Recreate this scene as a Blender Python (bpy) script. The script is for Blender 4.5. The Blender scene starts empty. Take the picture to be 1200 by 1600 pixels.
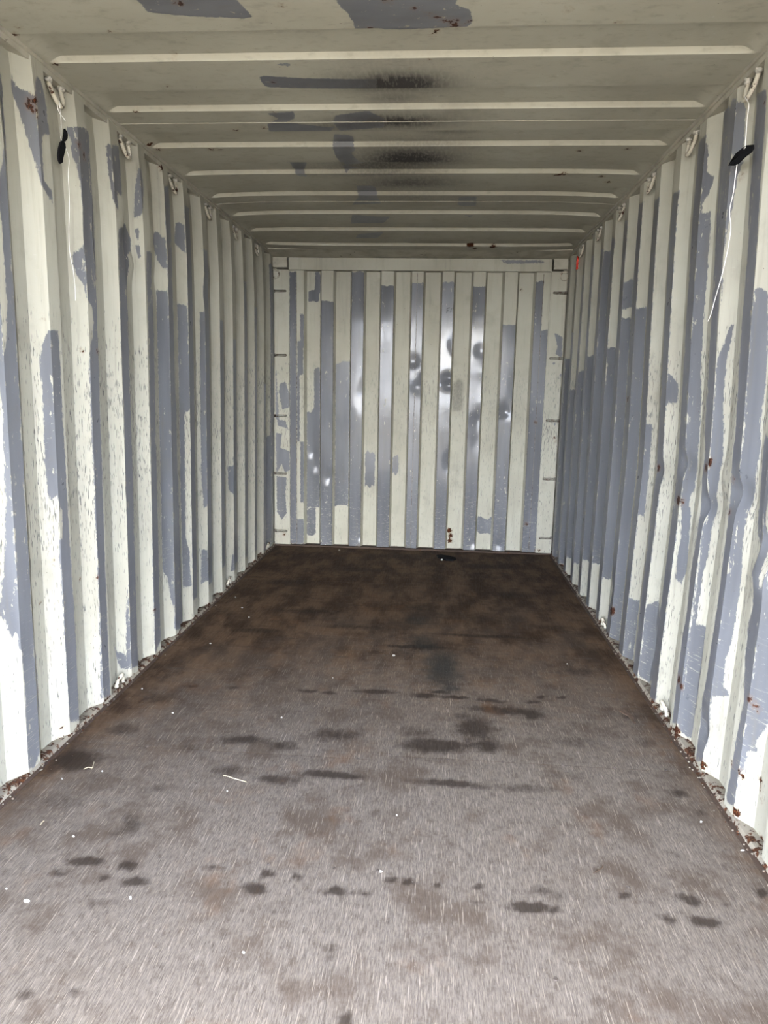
import bpy, math, random
import numpy as np
from mathutils import Vector

random.seed(7)
rng = np.random.default_rng(7)
scene = bpy.context.scene
C = scene.collection

# ------------------------------------------------------------------ camera
CAM = np.array([0.1921, 0.0, 1.3369])
YAW, PITCH, ROLL, FPX = 0.0725, -0.1711, 0.0195, 1106.1


def cam_axes():
    cy, sy, cp, sp = math.cos(YAW), math.sin(YAW), math.cos(PITCH), math.sin(PITCH)
    f = np.array([-sy * cp, cy * cp, sp])
    r = np.array([cy, sy, 0.0])
    u = np.cross(r, f)
    c, s = math.cos(ROLL), math.sin(ROLL)
    return c * r + s * u, -s * r + c * u, f


AXR, AXU, AXF = cam_axes()
cd = bpy.data.cameras.new('camera')
cd.sensor_fit = 'VERTICAL'
cd.sensor_height = 36.0
cd.lens = FPX / 1600.0 * 36.0
cd.clip_start = 0.02
cam = bpy.data.objects.new('camera', cd)
C.objects.link(cam)
from mathutils import Matrix
cam.matrix_world = Matrix(((AXR[0], AXU[0], -AXF[0], CAM[0]),
                           (AXR[1], AXU[1], -AXF[1], CAM[1]),
                           (AXR[2], AXU[2], -AXF[2], CAM[2]),
                           (0, 0, 0, 1)))
scene.camera = cam

# ------------------------------------------------------------------ light
scene.view_settings.view_transform = 'Standard'
scene.view_settings.look = 'None'
scene.view_settings.gamma = 1.0
scene.view_settings.use_curve_mapping = False
scene.view_settings.exposure = 1.28

SKY_STRENGTH = 24.0
world = bpy.data.worlds.new('sky')
scene.world = world
world.use_nodes = True
wn, wl = world.node_tree.nodes, world.node_tree.links
wn.clear()
wo = wn.new('ShaderNodeOutputWorld')
bg = wn.new('ShaderNodeBackground')
bg.inputs['Strength'].default_value = SKY_STRENGTH
tc = wn.new('ShaderNodeTexCoord')
sep = wn.new('ShaderNodeSeparateXYZ')
wl.new(tc.outputs['Generated'], sep.inputs[0])
grad = wn.new('ShaderNodeValToRGB')        # clear-sky blue, paler at the horizon
grad.color_ramp.elements[0].position = 0.0
grad.color_ramp.elements[0].color = (0.60, 0.70, 0.90, 1)
grad.color_ramp.elements[1].position = 0.6
grad.color_ramp.elements[1].color = (0.24, 0.38, 0.72, 1)
wl.new(sep.outputs['Z'], grad.inputs[0])
cmap = wn.new('ShaderNodeMapping')
cmap.inputs['Scale'].default_value = (1.0, 1.0, 2.6)
wl.new(tc.outputs['Generated'], cmap.inputs[0])
cn = wn.new('ShaderNodeTexNoise')
cn.inputs['Scale'].default_value = 3.2
cn.inputs['Detail'].default_value = 7.0
cn.inputs['Roughness'].default_value = 0.6
wl.new(cmap.outputs[0], cn.inputs['Vector'])
cr = wn.new('ShaderNodeValToRGB')
cr.color_ramp.elements[0].position = 0.40
cr.color_ramp.elements[0].color = (0, 0, 0, 1)
cr.color_ramp.elements[1].position = 0.62
cr.color_ramp.elements[1].color = (1, 1, 1, 1)
wl.new(cn.outputs['Fac'], cr.inputs[0])
cm = wn.new('ShaderNodeMix')
cm.data_type = 'RGBA'
cm.inputs[7].default_value = (1.21, 1.20, 1.17, 1)
wl.new(cr.outputs[0], cm.inputs[0])
wl.new(grad.outputs[0], cm.inputs[6])
wl.new(cm.outputs[2], bg.inputs['Color'])
wl.new(bg.outputs[0], wo.inputs[0])

sd = bpy.data.lights.new('sun_offscreen', 'SUN')
sd.energy = 30.0
sd.angle = math.radians(0.6)
sd.color = (1.0, 0.93, 0.82)
sun = bpy.data.objects.new('sun_offscreen', sd)
C.objects.link(sun)
sun.rotation_euler = Vector((0.86, 0.20, 0.47)).to_track_quat('Z', 'Y').to_euler()   # from the right, slightly behind the closed end: none of it falls in
sun.location = (4, 9, 9)

# ------------------------------------------------------------------ dimensions (metres)
HW = 1.175          # half the clear width
H = 2.404           # underside of the roof
D = 5.892           # end wall, inner faces
Y0 = -0.02          # door sill
PIT = 0.278         # side wall corrugation pitch
YE = {-1: 2.228, 1: 2.222}     # far edge of rib 0 on each side
ODEP = 0.036


def ray(px, py):
    d = AXF + (px - 600.0) / FPX * AXR - (py - 800.0) / FPX * AXU
    return d / np.linalg.norm(d)


def on_plane(px, py, axis, val):
    d = ray(px, py)
    return CAM + (val - CAM[axis]) / d[axis] * d


# ------------------------------------------------------------------ helpers
def make_mesh(name, verts, faces, mat=None, parent=None, smooth=False, attrs=None):
    me = bpy.data.meshes.new(name)
    me.from_pydata([tuple(v) for v in verts], [], [tuple(f) for f in faces])
    if attrs:
        for k, v in attrs.items():
            a = me.attributes.new(k, 'FLOAT', 'POINT')
            a.data.foreach_set('value', np.asarray(v, dtype=np.float32))
    if smooth:
        me.polygons.foreach_set('use_smooth', [True] * len(me.polygons))
    if mat:
        me.materials.append(mat)
    me.update()
    o = bpy.data.objects.new(name, me)
    C.objects.link(o)
    if parent:
        o.parent = parent
    return o


def grid_mesh(name, P, mat, parent=None, smooth=True, attrs=None, flip=False, split=0):
    """P: array (nu, nv, 3)"""
    nu, nv = P.shape[:2]
    i, j = np.meshgrid(np.arange(nu - 1), np.arange(nv - 1), indexing='ij')
    a = (i * nv + j).ravel()
    q = np.stack([a, a + nv, a + nv + 1, a + 1], 1)
    if flip:
        q = q[:, ::-1]
    me = bpy.data.meshes.new(name)
    n = nu * nv
    me.vertices.add(n)
    me.vertices.foreach_set('co', P.reshape(-1).astype(np.float32))
    me.loops.add(len(q) * 4)
    me.loops.foreach_set('vertex_index', q.ravel().astype(np.int32))
    me.polygons.add(len(q))
    me.polygons.foreach_set('loop_start', np.arange(0, len(q) * 4, 4, dtype=np.int32))
    me.polygons.foreach_set('use_smooth', np.full(len(q), smooth))
    me.update(calc_edges=True)
    if attrs:
        for k, v in attrs.items():
            at = me.attributes.new(k, 'FLOAT', 'POINT')
            at.data.foreach_set('value', np.asarray(v, dtype=np.float32).ravel())
    me.materials.append(mat)
    o = bpy.data.objects.new(name, me)
    C.objects.link(o)
    if split:
        md = o.modifiers.new('crisp_folds', 'EDGE_SPLIT')
        md.split_angle = math.radians(split)
    if parent:
        o.parent = parent
    return o


def boxdata(x0, x1, y0, y1, z0, z1):
    v = [(x0, y0, z0), (x1, y0, z0), (x1, y1, z0), (x0, y1, z0), (x0, y0, z1), (x1, y0, z1), (x1, y1, z1), (x0, y1, z1)]
    f = [(0, 3, 2, 1), (4, 5, 6, 7), (0, 1, 5, 4), (1, 2, 6, 5), (2, 3, 7, 6), (3, 0, 4, 7)]
    return v, f


class MB:
    def __init__(self):
        self.v, self.f = [], []

    def add(self, v, f):
        o = len(self.v)
        self.v += [tuple(p) for p in v]
        self.f += [tuple(i + o for i in q) for q in f]
        return self

    def box(self, *a):
        return self.add(*boxdata(*a))

    def tube(self, pts, r, n=8, taper=None):
        pts = [Vector(p) for p in pts]
        m = len(pts)
        vs, fs = [], []
        up = Vector((0.31, 0.52, 0.8)).normalized()
        for i, p in enumerate(pts):
            t = (pts[min(i + 1, m - 1)] - pts[max(i - 1, 0)]).normalized()
            a = t.cross(up)
            if a.length < 1e-4:
                a = t.cross(Vector((1, 0, 0)))
            a.normalize()
            b = t.cross(a)
            rr = r if taper is None else r * taper(i / (m - 1))
            for k in range(n):
                w = 2 * math.pi * k / n
                vs.append(p + a * (rr * math.cos(w)) + b * (rr * math.sin(w)))
        for i in range(m - 1):
            for k in range(n):
                fs.append((i * n + k, i * n + (k + 1) % n, (i + 1) * n + (k + 1) % n, (i + 1) * n + k))
        fs.append(tuple(range(n - 1, -1, -1)))
        fs.append(tuple((m - 1) * n + k for k in range(n)))
        return self.add(vs, fs)

    def blob(self, c, r, sc=(1, 1, 1), seed=0, jit=0.25, nu=7, nv=5):
        rr = random.Random(seed)
        vs, fs = [(c[0], c[1], c[2] + r * sc[2])], []
        for i in range(1, nv):
            th = math.pi * i / nv
            for k in range(nu):
                ph = 2 * math.pi * k / nu
                q = r * (1 + rr.uniform(-jit, jit))
                vs.append((c[0] + q * sc[0] * math.sin(th) * math.cos(ph), c[1] + q * sc[1] * math.sin(th) * math.sin(ph),
                           c[2] + q * sc[2] * math.cos(th)))
        vs.append((c[0], c[1], c[2] - r * sc[2]))
        for k in range(nu):
            fs.append((0, 1 + k, 1 + (k + 1) % nu))
            fs.append((len(vs) - 1, 1 + (nv - 2) * nu + (k + 1) % nu, 1 + (nv - 2) * nu + k))
        for i in range(nv - 2):
            for k in range(nu):
                fs.append((1 + i * nu + k, 1 + (i + 1) * nu + k, 1 + (i + 1) * nu + (k + 1) % nu, 1 + i * nu + (k + 1) % nu))
        return self.add(vs, fs)

    def build(self, name, mat, parent=None, smooth=False):
        return make_mesh(name, self.v, self.f, mat, parent, smooth)


def tag(o, label=None, cat=None, group=None, kind=None):
    if label:
        o['label'] = label
    if cat:
        o['category'] = cat
    if group:
        o['group'] = group
    if kind:
        o['kind'] = kind
    return o


def empty(name, loc=(0, 0, 0)):
    o = bpy.data.objects.new(name, None)
    o.empty_display_size = 0.1
    o.location = loc
    C.objects.link(o)
    return o


# ------------------------------------------------------------------ node helper
class NT:
    def __init__(self, name):
        self.mat = bpy.data.materials.new(name)
        self.mat.use_nodes = True
        self.n, self.l = self.mat.node_tree.nodes, self.mat.node_tree.links
        self.n.clear()
        self.out = self.n.new('ShaderNodeOutputMaterial')
        self.b = self.n.new('ShaderNodeBsdfPrincipled')
        self.l.new(self.b.outputs[0], self.out.inputs[0])

    def set(self, sock, v):
        if hasattr(v, 'is_output') or isinstance(v, bpy.types.NodeSocket):
            self.l.new(v, sock)
        else:
            sock.default_value = v

    def attr(self, name):
        a = self.n.new('ShaderNodeAttribute')
        a.attribute_name = name
        return a.outputs['Fac']

    def obj(self):
        return self.n.new('ShaderNodeTexCoord').outputs['Object']

    def pos(self):
        return self.n.new('ShaderNodeNewGeometry').outputs['Position']

    def map(self, v, scale=(1, 1, 1), rot=(0, 0, 0), loc=(0, 0, 0)):
        m = self.n.new('ShaderNodeMapping')
        m.inputs['Scale'].default_value = scale
        m.inputs['Rotation'].default_value = rot
        m.inputs['Location'].default_value = loc
        self.l.new(v, m.inputs[0])
        return m.outputs[0]

    def noise(self, v, scale, detail=4.0, rough=0.55, dist=0.0):
        t = self.n.new('ShaderNodeTexNoise')
        t.inputs['Scale'].default_value = scale
        t.inputs['Detail'].default_value = detail
        t.inputs['Roughness'].default_value = rough
        t.inputs['Distortion'].default_value = dist
        self.l.new(v, t.inputs['Vector'])
        return t.outputs['Fac']

    def math(self, op, a, b=0.0, c=0.0, clamp=False):
        m = self.n.new('ShaderNodeMath')
        m.operation = op
        m.use_clamp = clamp
        self.set(m.inputs[0], a)
        self.set(m.inputs[1], b)
        self.set(m.inputs[2], c)
        return m.outputs[0]

    def ramp(self, v, a, b, lo=0.0, hi=1.0):
        m = self.n.new('ShaderNodeMapRange')
        m.interpolation_type = 'SMOOTHSTEP'
        self.set(m.inputs[0], v)
        m.inputs[1].default_value = a
        m.inputs[2].default_value = b
        m.inputs[3].default_value = lo
        m.inputs[4].default_value = hi
        return m.outputs[0]

    def mix(self, f, a, b):
        m = self.n.new('ShaderNodeMix')
        m.data_type = 'RGBA'
        self.set(m.inputs[0], f)
        self.set(m.inputs[6], a if not isinstance(a, tuple) else (*a, 1))
        self.set(m.inputs[7], b if not isinstance(b, tuple) else (*b, 1))
        return m.outputs[2]

    def bump(self, h, strength, dist=0.01):
        b = self.n.new('ShaderNodeBump')
        b.inputs['Strength'].default_value = strength
        b.inputs['Distance'].default_value = dist
        self.l.new(h, b.inputs['Height'])
        self.l.new(b.outputs[0], self.b.inputs['Normal'])

    def done(self, color, rough, spec=0.5, metal=0.0):
        self.set(self.b.inputs['Base Color'], color if not isinstance(color, tuple) else (*color, 1))
        self.set(self.b.inputs['Roughness'], rough)
        self.set(self.b.inputs['Specular IOR Level'], spec)
        self.set(self.b.inputs['Metallic'], metal)
        return self.mat


CREAM = (0.366, 0.350, 0.284)
GREY = (0.275, 0.29, 0.345)
RUST = (0.11, 0.035, 0.012)


def paint_mat(name, fleck=True, vertical=True, gloss=0.30, gspec=0.25, ripple=0.35, rvar=0.0, k=1.0, warm=1.0):
    """cream paint with patches of blue grey paint (attribute paint: signed distance in metres, inside > 0),
    rust (attribute rust) and smudges (attribute soot)"""
    t = NT(name)
    p = t.pos()
    sdf = t.attr('paint')
    e1 = t.math('MULTIPLY', t.math('SUBTRACT', t.noise(p, 60, 3), 0.5), 0.016)
    st = t.map(p, (1, 1, 0.12)) if vertical else t.map(p, (0.3, 1, 1))
    e2 = t.math('MULTIPLY', t.math('SUBTRACT', t.noise(st, 260, 3, 0.7), 0.5), 0.022 if vertical else 0.010)
    d = t.math('ADD', sdf, t.math('ADD', e1, e2))
    grey = t.ramp(d, -0.0012, 0.0012)
    # chipped and worn through spots in the grey paint
    chip = t.noise(t.map(p, (1, 1, 0.45)) if vertical else p, 42, 5, 0.65)
    big = t.noise(p, 3.1, 2)
    chip = t.math('ADD', chip, t.math('MULTIPLY', t.math('SUBTRACT', big, 0.5), 0.22))
    chip = t.math('ADD', chip, t.math('MULTIPLY', t.attr('edge'), 0.13))
    chipm = t.ramp(chip, 0.66, 0.69)
    if vertical:
        scr = t.noise(t.map(p, (6, 3.0, 40), (math.radians(26), 0, 0)), 4.5, 3, 0.7)
        low = t.ramp(t.n_z(p), 0.75, 0.15)
        scm = t.math('MULTIPLY', t.ramp(scr, 0.60, 0.66), low)
        chipm = t.math('MAXIMUM', chipm, t.math('MULTIPLY', scm, 0.75))
    grey = t.math('MULTIPLY', grey, t.math('SUBTRACT', 1.0, chipm))
    # tones
    tone = t.noise(p, 2.2, 3)
    kk = lambda c: (c[0] * k, c[1] * k, c[2] * k * warm)
    cream = t.mix(t.ramp(tone, 0.3, 0.7), kk((0.318, 0.300, 0.240)), kk(CREAM))
    gv = t.noise(st, 9, 3)
    greyc = t.mix(t.ramp(gv, 0.3, 0.7), kk((0.100, 0.102, 0.108)), kk((0.134, 0.137, 0.145)))
    if fleck:
        z = t.n_z(p)
        fl = t.noise(t.map(p, (1, 1, 0.12)), 215, 2, 0.5)
        dens = t.math('ADD', t.math('MULTIPLY', t.math('SUBTRACT', t.noise(p, 2.7, 3), 0.5), 0.22),
                      t.math('ADD', t.ramp(z, 1.85, 1.40, -0.25, 0.0), t.ramp(z, 1.0, 0.2, 0.0, -0.05)))
        fm = t.ramp(t.math('ADD', fl, dens), 0.615, 0.65)
        haze = t.math('MULTIPLY', t.ramp(t.math('ADD', fl, dens), 0.50, 0.66), 0.20)
        fm = t.math('MULTIPLY', fm, float(fleck))
        haze = t.math('MULTIPLY', haze, float(fleck))
        cream = t.mix(haze, cream, kk((0.20, 0.195, 0.17)))
        cream = t.mix(t.math('MULTIPLY', fm, 0.85), cream, (0.055, 0.055, 0.056))
    col = t.mix(grey, cream, greyc)
    # grime: vertical runs and soft clouds of dirt
    gr = t.noise(t.map(p, (1, 1, 0.06)) if vertical else t.map(p, (0.5, 1, 1)), 38, 4, 0.65)
    cl = t.noise(p, 6.5, 5, 0.65)
    gm = t.math('ADD', t.ramp(gr, 0.50, 0.78, 0.0, 0.30), t.ramp(cl, 0.52, 0.75, 0.0, 0.22))
    col = t.mix(gm, col, kk((0.130, 0.118, 0.092)))
    # fine pale scratches
    sc2 = t.noise(t.map(p, (14, 14, 90), (math.radians(38), math.radians(20), 0)), 3.0, 2, 0.6)
    col = t.mix(t.math('MULTIPLY', t.ramp(sc2, 0.70, 0.73), t.ramp(t.noise(p, 2.3, 2), 0.45, 0.6, 0, 0.5)), col, kk((0.42, 0.41, 0.37)))
    # sparse dark pin marks
    dots = t.noise(p, 130, 1, 0.4)
    col = t.mix(t.ramp(dots, 0.80, 0.83, 0, 0.9), col, (0.05, 0.03, 0.02))
    so = t.attr('soot')
    sn = t.noise(t.map(p, (1, 0.25, 1)), 90, 3)
    som = t.math('MULTIPLY', so, t.ramp(sn, 0.2, 0.65, 0.55, 1.0), clamp=True)
    col = t.mix(som, col, (0.035, 0.032, 0.03))
    ru = t.math('ADD', t.attr('rust'), t.math('MULTIPLY', t.math('SUBTRACT', t.noise(p, 85, 4), 0.5), 0.040))
    rm = t.ramp(ru, -0.001, 0.004)
    rc = t.mix(t.ramp(t.noise(p, 160, 2), 0.35, 0.65), (0.010, 0.004, 0.0025), (0.050, 0.016, 0.0055))
    col = t.mix(t.ramp(ru, -0.012, 0.002, 0, 0.30), col, (0.13, 0.075, 0.038))
    col = t.mix(rm, col, rc)
    rough = t.math('ADD', t.math('MULTIPLY', grey, gloss - 0.70), 0.70)
    rough = t.math('ADD', rough, t.math('MULTIPLY', rm, 0.3), clamp=True)
    rough = t.math('ADD', rough, t.math('MULTIPLY', t.math('SUBTRACT', t.noise(p, 18, 3), 0.5), 0.12), clamp=True)
    if rvar:
        rough = t.math('ADD', rough, t.ramp(t.noise(t.map(p, (4, 1, 1.2), loc=(1.3, 0, .4)), 1.3, 3), 0.40, 0.60, 0.0, rvar))
    hb = t.math('ADD', t.math('MULTIPLY', t.noise(p, 4.5, 2), 3.0), t.math('MULTIPLY', grey, 0.05))
    t.bump(hb, ripple, 0.006)
    spec = t.math('ADD', t.math('MULTIPLY', grey, gspec - 0.08), 0.08)
    return t.done(col, rough, spec)


def n_z(self, p):
    s = self.n.new('ShaderNodeSeparateXYZ')
    self.l.new(p, s.inputs[0])
    return s.outputs['Z']


NT.n_z = n_z


def n_x(self, p):
    s = self.n.new('ShaderNodeSeparateXYZ')
    self.l.new(p, s.inputs[0])
    return s.outputs['X']


NT.n_x = n_x

M_wall = paint_mat('painted_steel_side', k=0.78)
M_end = paint_mat('painted_steel_end', fleck=0.45, gloss=0.09, gspec=0.16, ripple=0.06, rvar=0.14, k=0.78)
M_roof = paint_mat('painted_steel_roof', fleck=False, vertical=False, gloss=0.40, k=0.78)


def plain(name, col, rough=0.6, spec=0.4, var=0.0, scale=30, metal=0.0):
    t = NT(name)
    p = t.pos()
    c = col
    if var:
        c = t.mix(t.ramp(t.noise(p, scale, 4), 0.3, 0.7), tuple(v * (1 - var) for v in col), tuple(min(1, v * (1 + var)) for v in col))
    return t.done(c, rough, spec, metal)


def rusty(name, base, amount=0.58, scale=28):
    t = NT(name)
    p = t.pos()
    n = t.noise(p, scale, 5, 0.65)
    m = t.ramp(n, amount, amount + 0.06)
    rc = t.mix(t.ramp(t.noise(p, 120, 3), 0.35, 0.65), (0.014, 0.006, 0.004), (0.052, 0.020, 0.008))
    dirt = t.ramp(t.noise(p, 9, 4), 0.35, 0.75, 0.0, 0.55)
    c = t.mix(dirt, base, tuple(v * 0.45 for v in base))
    t.bump(n, 0.3, 0.003)
    return t.done(t.mix(m, c, rc), 0.7, 0.12)


M_rail = rusty('top_rail_paint', (0.30, 0.28, 0.225), 0.66, 22)
M_sill = rusty('bottom_rail_grime', (0.17, 0.15, 0.118), 0.50, 34)
M_edge = rusty('rusty_floor_edge', (0.045, 0.030, 0.022), 0.60, 30)
M_ring = rusty('ring_paint', (0.36, 0.33, 0.26), 0.55, 45)
M_weld = plain('weld_bead', (0.24, 0.225, 0.19), 0.6, 0.3, 0.4, 120)
M_darkbar = rusty('bar_paint', (0.15, 0.14, 0.115), 0.52, 60)
M_black = plain('black_tape', (0.004, 0.004, 0.0045), 0.9, 0.08)
M_string = plain('white_string', (0.55, 0.54, 0.50), 0.8, 0.2)
M_red = plain('red_scrap', (0.55, 0.035, 0.015), 0.5, 0.4, 0.4, 90)
M_flake = plain('paint_flake', (0.25, 0.24, 0.21), 0.6, 0.3)
M_straw = plain('straw', (0.24, 0.205, 0.14), 0.7, 0.2)
M_leaf = plain('dead_leaf', (0.045, 0.028, 0.018), 0.7, 0.3, 0.3, 80)
M_screw = plain('rusty_screw', (0.035, 0.026, 0.02), 0.6, 0.4, 0.3, 200)
M_ink = plain('marker_ink', (0.02, 0.02, 0.022), 0.5, 0.3)
M_ground = plain('gravel_yard', (0.20, 0.175, 0.135), 0.9, 0.2, 0.30, 6)


def floor_mat():
    t = NT('worn_plywood')
    p = t.pos()
    worn = t.attr('worn')
    stain = t.attr('stain')
    oil = t.attr('oil')
    grain = t.noise(t.map(p, (30, 2.2, 1)), 4.0, 5, 0.65, 0.4)
    fine = t.noise(t.map(p, (62, 7.0, 1), (0, 0, math.radians(2))), 4.0, 4, 0.75)
    fib = t.noise(t.map(p, (140, 9.0, 1), (0, 0, math.radians(-2))), 4.0, 2, 0.6)
    blot = t.noise(p, 3.4, 7, 0.66)
    mott = t.noise(p, 21, 5, 0.7)
    cross = t.noise(t.map(p, (1.5, 11.0, 1)), 3.0, 6, 0.66)
    w = t.math('ADD', worn, t.math('MULTIPLY', t.math('SUBTRACT', blot, 0.5), 1.9))
    w = t.math('ADD', w, t.math('MULTIPLY', t.math('SUBTRACT', grain, 0.5), 0.9))
    w = t.math('ADD', w, t.math('MULTIPLY', t.math('SUBTRACT', mott, 0.5), 0.45))
    w = t.math('ADD', w, t.math('MULTIPLY', t.math('SUBTRACT', cross, 0.5), 0.6))
    wm = t.ramp(w, 0.0, 1.05)
    brown = t.mix(t.ramp(t.noise(t.map(p, (2.2, 1, 1)), 3.0, 6, 0.65), 0.38, 0.62), (0.0215, 0.0116, 0.0060), (0.0619, 0.0378, 0.0211))
    brown = t.mix(t.ramp(cross, 0.54, 0.70, 0, 0.8), brown, (0.0103, 0.0056, 0.0033))
    brown = t.mix(t.ramp(mott, 0.55, 0.75, 0, 0.5), brown, (0.0860, 0.0602, 0.0378))
    greyw = t.mix(t.ramp(fine, 0.25, 0.75), (0.0327, 0.0258, 0.0202), (0.1075, 0.0903, 0.0731))
    greyw = t.mix(t.ramp(fib, 0.35, 0.75, 0, 0.55), greyw, (0.1376, 0.1170, 0.0963))
    greyw = t.mix(t.ramp(mott, 0.50, 0.70, 0, 0.45), greyw, (0.0292, 0.0202, 0.0133))
    greyw = t.mix(t.ramp(blot, 0.47, 0.64, 0, 0.70), greyw, (0.0378, 0.0258, 0.0172))
    col = t.mix(wm, brown, greyw)
    # pale long scratches, most along the grain, some askew
    for sc_, an, lo, am in (((80, 3.2, 1), 2, 0.60, 0.55), ((60, 2.2, 1), -6, 0.65, 0.5), ((90, 5.0, 1), 9, 0.62, 0.45), ((50, 3.0, 1), 28, 0.70, 0.4)):
        scr = t.noise(t.map(p, sc_, (0, 0, math.radians(an))), 2.6, 3, 0.65)
        scm = t.math('MULTIPLY', t.ramp(scr, lo, lo + 0.06), t.ramp(worn, 0.0, 0.9, 0.12 * am, am))
        col = t.mix(scm, col, (0.2021, 0.1703, 0.1359))
    # dark grain lines
    col = t.mix(t.ramp(t.noise(t.map(p, (95, 2.6, 1)), 4.0, 4, 0.65), 0.58, 0.72, 0, 0.55), col, (0.0155, 0.0112, 0.0086))
    # stains
    sn = t.math('ADD', t.math('MULTIPLY', stain, 1.2), t.math('MULTIPLY', t.math('SUBTRACT', t.noise(t.map(p, (10, 7, 1)), 3.0, 6, 0.72), 0.5), 1.1))
    sn = t.math('MULTIPLY', sn, t.ramp(stain, 0.02, 0.25))
    col = t.mix(t.ramp(sn, 0.12, 0.80, 0, 0.82), col, (0.0116, 0.0073, 0.0047))
    on = t.math('ADD', oil, t.math('MULTIPLY', t.math('SUBTRACT', t.noise(p, 14, 5), 0.5), 0.7))
    col = t.mix(t.ramp(on, 0.2, 0.9, 0, 0.70), col, (0.0099, 0.0112, 0.0108))
    # orange rusty bleeding
    og = t.noise(t.map(p, (1.2, 1.0, 1), loc=(3, 7, 1)), 3.7, 5, 0.62)
    col = t.mix(t.ramp(og, 0.58, 0.76, 0, 0.45), col, (0.0731, 0.0344, 0.0129))
    # specks of pale dirt
    sp = t.noise(p, 120, 2, 0.5)
    col = t.mix(t.ramp(sp, 0.74, 0.77, 0, 0.8), col, (0.1376, 0.1290, 0.1161))
    h = t.math('ADD', t.math('MULTIPLY', fine, 0.6), t.math('MULTIPLY', grain, 0.6))
    t.bump(h, 0.35, 0.0025)
    return t.done(col, t.ramp(grain, 0.3, 0.7, 0.68, 0.85), 0.12)


M_floor = floor_mat()


# ------------------------------------------------------------------ signed distance of paint patches
def sdf_poly(P, poly):
    poly = np.asarray(poly, float)
    lo, hi = poly.min(0) - 0.06, poly.max(0) + 0.06
    out = np.full(len(P), -0.05)
    idx = np.where((P[:, 0] > lo[0]) & (P[:, 0] < hi[0]) & (P[:, 1] > lo[1]) & (P[:, 1] < hi[1]))[0]
    if len(idx) == 0:
        return out
    Q = P[idx]
    best = np.full(len(Q), 9.0)
    inside = np.zeros(len(Q), bool)
    n = len(poly)
    for i in range(n):
        a, b = poly[i], poly[(i + 1) % n]
        ab = b - a
        L = ab @ ab + 1e-12
        tt = np.clip(((Q - a) @ ab) / L, 0, 1)
        d = np.hypot(*(Q - a - tt[:, None] * ab).T)
        best = np.minimum(best, d)
        cond = (a[1] > Q[:, 1]) != (b[1] > Q[:, 1])
        xx = (b[0] - a[0]) * (Q[:, 1] - a[1]) / (b[1] - a[1] + 1e-12) + a[0]
        inside ^= cond & (Q[:, 0] < xx)
    out[idx] = np.where(inside, best, -best)
    return out


def sdf_all(P, polys):
    r = np.full(len(P), -0.05)
    for q in polys:
        r = np.maximum(r, sdf_poly(P, q))
    return np.clip(r, -0.05, 0.05)


def sdf_spots(P, spots):
    r = np.full(len(P), -0.05)
    for s in spots:
        c, rad = np.array(s[:2]), s[2]
        r = np.maximum(r, rad - np.hypot(*(P - c).T))
    return np.clip(r, -0.05, 0.05)


# ------------------------------------------------------------------ corrugated side walls
def prof_off(side, y):
    """outward offset of the sheet at depth y, and nothing else"""
    u = np.mod(np.asarray(y, float) - YE[side], PIT)
    return np.interp(u, [0, 0.067, 0.138, 0.205, PIT], [0, ODEP, ODEP, 0, 0])


DENTS = {
    -1: [  # y, z, outward amount, ry, rz
        (3.18, 1.86, -0.016, 0.045, 0.05), (3.10, 1.93, 0.012, 0.05, 0.07), (4.24, 1.98, -0.02, 0.05, 0.045),
        (4.12, 1.86, 0.010, 0.05, 0.07), (2.75, 1.9, 0.008, 0.06, 0.09), (3.45, 1.84, 0.010, 0.05, 0.05)],
    1: [
        (2.70, 0.93, 0.022, 0.05, 0.05), (2.62, 1.05, -0.012, 0.05, 0.06), (2.42, 1.02, 0.020, 0.05, 0.05),
        (2.16, 0.90, 0.026, 0.06, 0.05), (2.20, 0.78, -0.014, 0.05, 0.05), (1.98, 0.42, 0.022, 0.06, 0.05),
        (2.98, 1.06, 0.018, 0.05, 0.05), (3.28, 1.00, 0.016, 0.05, 0.05), (3.2, 0.2, 0.012, 0.05, 0.08),
        (3.9, 0.25, 0.012, 0.06, 0.08), (2.45, 0.16, 0.014, 0.05, 0.05)],
}


def bow(side, y, z):
    if side < 0:     # the left side leans inwards half way up
        b = -np.interp(z, [0, .4, 1.0, 1.6, 2.0, 2.25, 2.39], [0, .004, .011, .018, .019, .013, .004])
    else:            # the right side bulges outwards where it was hit
        b = np.interp(z, [0, .25, .5, .95, 1.2, 1.6, 2.0, 2.4], [0, .2, .5, 1.0, .9, .45, .1, 0]) * \
            np.interp(y, [1.0, 2.2, 3.0, 3.5, 4.1, 4.7], [.012, .021, .031, .027, .010, 0])
    for (dy, dz, a, ry, rz) in DENTS[side]:
        b = b + a * np.exp(-((y - dy) / ry) ** 2 - ((z - dz) / rz) ** 2)
    return b


def wall_x(side, y, z):
    return side * (HW + prof_off(side, y) + bow(side, np.asarray(y, float), np.asarray(z, float)))


# arc length along the sheet so that patches can be laid out flat
def arc(side, y):
    k = np.floor((np.asarray(y, float) - YE[side]) / PIT)
    u = np.asarray(y, float) - YE[side] - k * PIT
    sl = math.hypot(0.067, ODEP)
    per = 0.144 + 2 * sl - 0.0 - 0.0
    per = sl + 0.071 + sl + 0.073
    return k * per + np.interp(u, [0, 0.067, 0.138, 0.205, PIT], [0, sl, sl + 0.071, 2 * sl + 0.071, per])


def hit_wall(side, px, py):
    d = ray(px, py)
    t0 = (HW - 0.06 - side * CAM[0]) / (side * d[0])
    t1 = (HW + 0.10 - side * CAM[0]) / (side * d[0])
    t = np.linspace(t0, t1, 3000)
    P = CAM + t[:, None] * d
    g = side * P[:, 0] - side * wall_x(side, P[:, 1], P[:, 2])
    i = np.argmax(g > 0) if (g > 0).any() else len(t) - 1
    return P[i]


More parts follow.
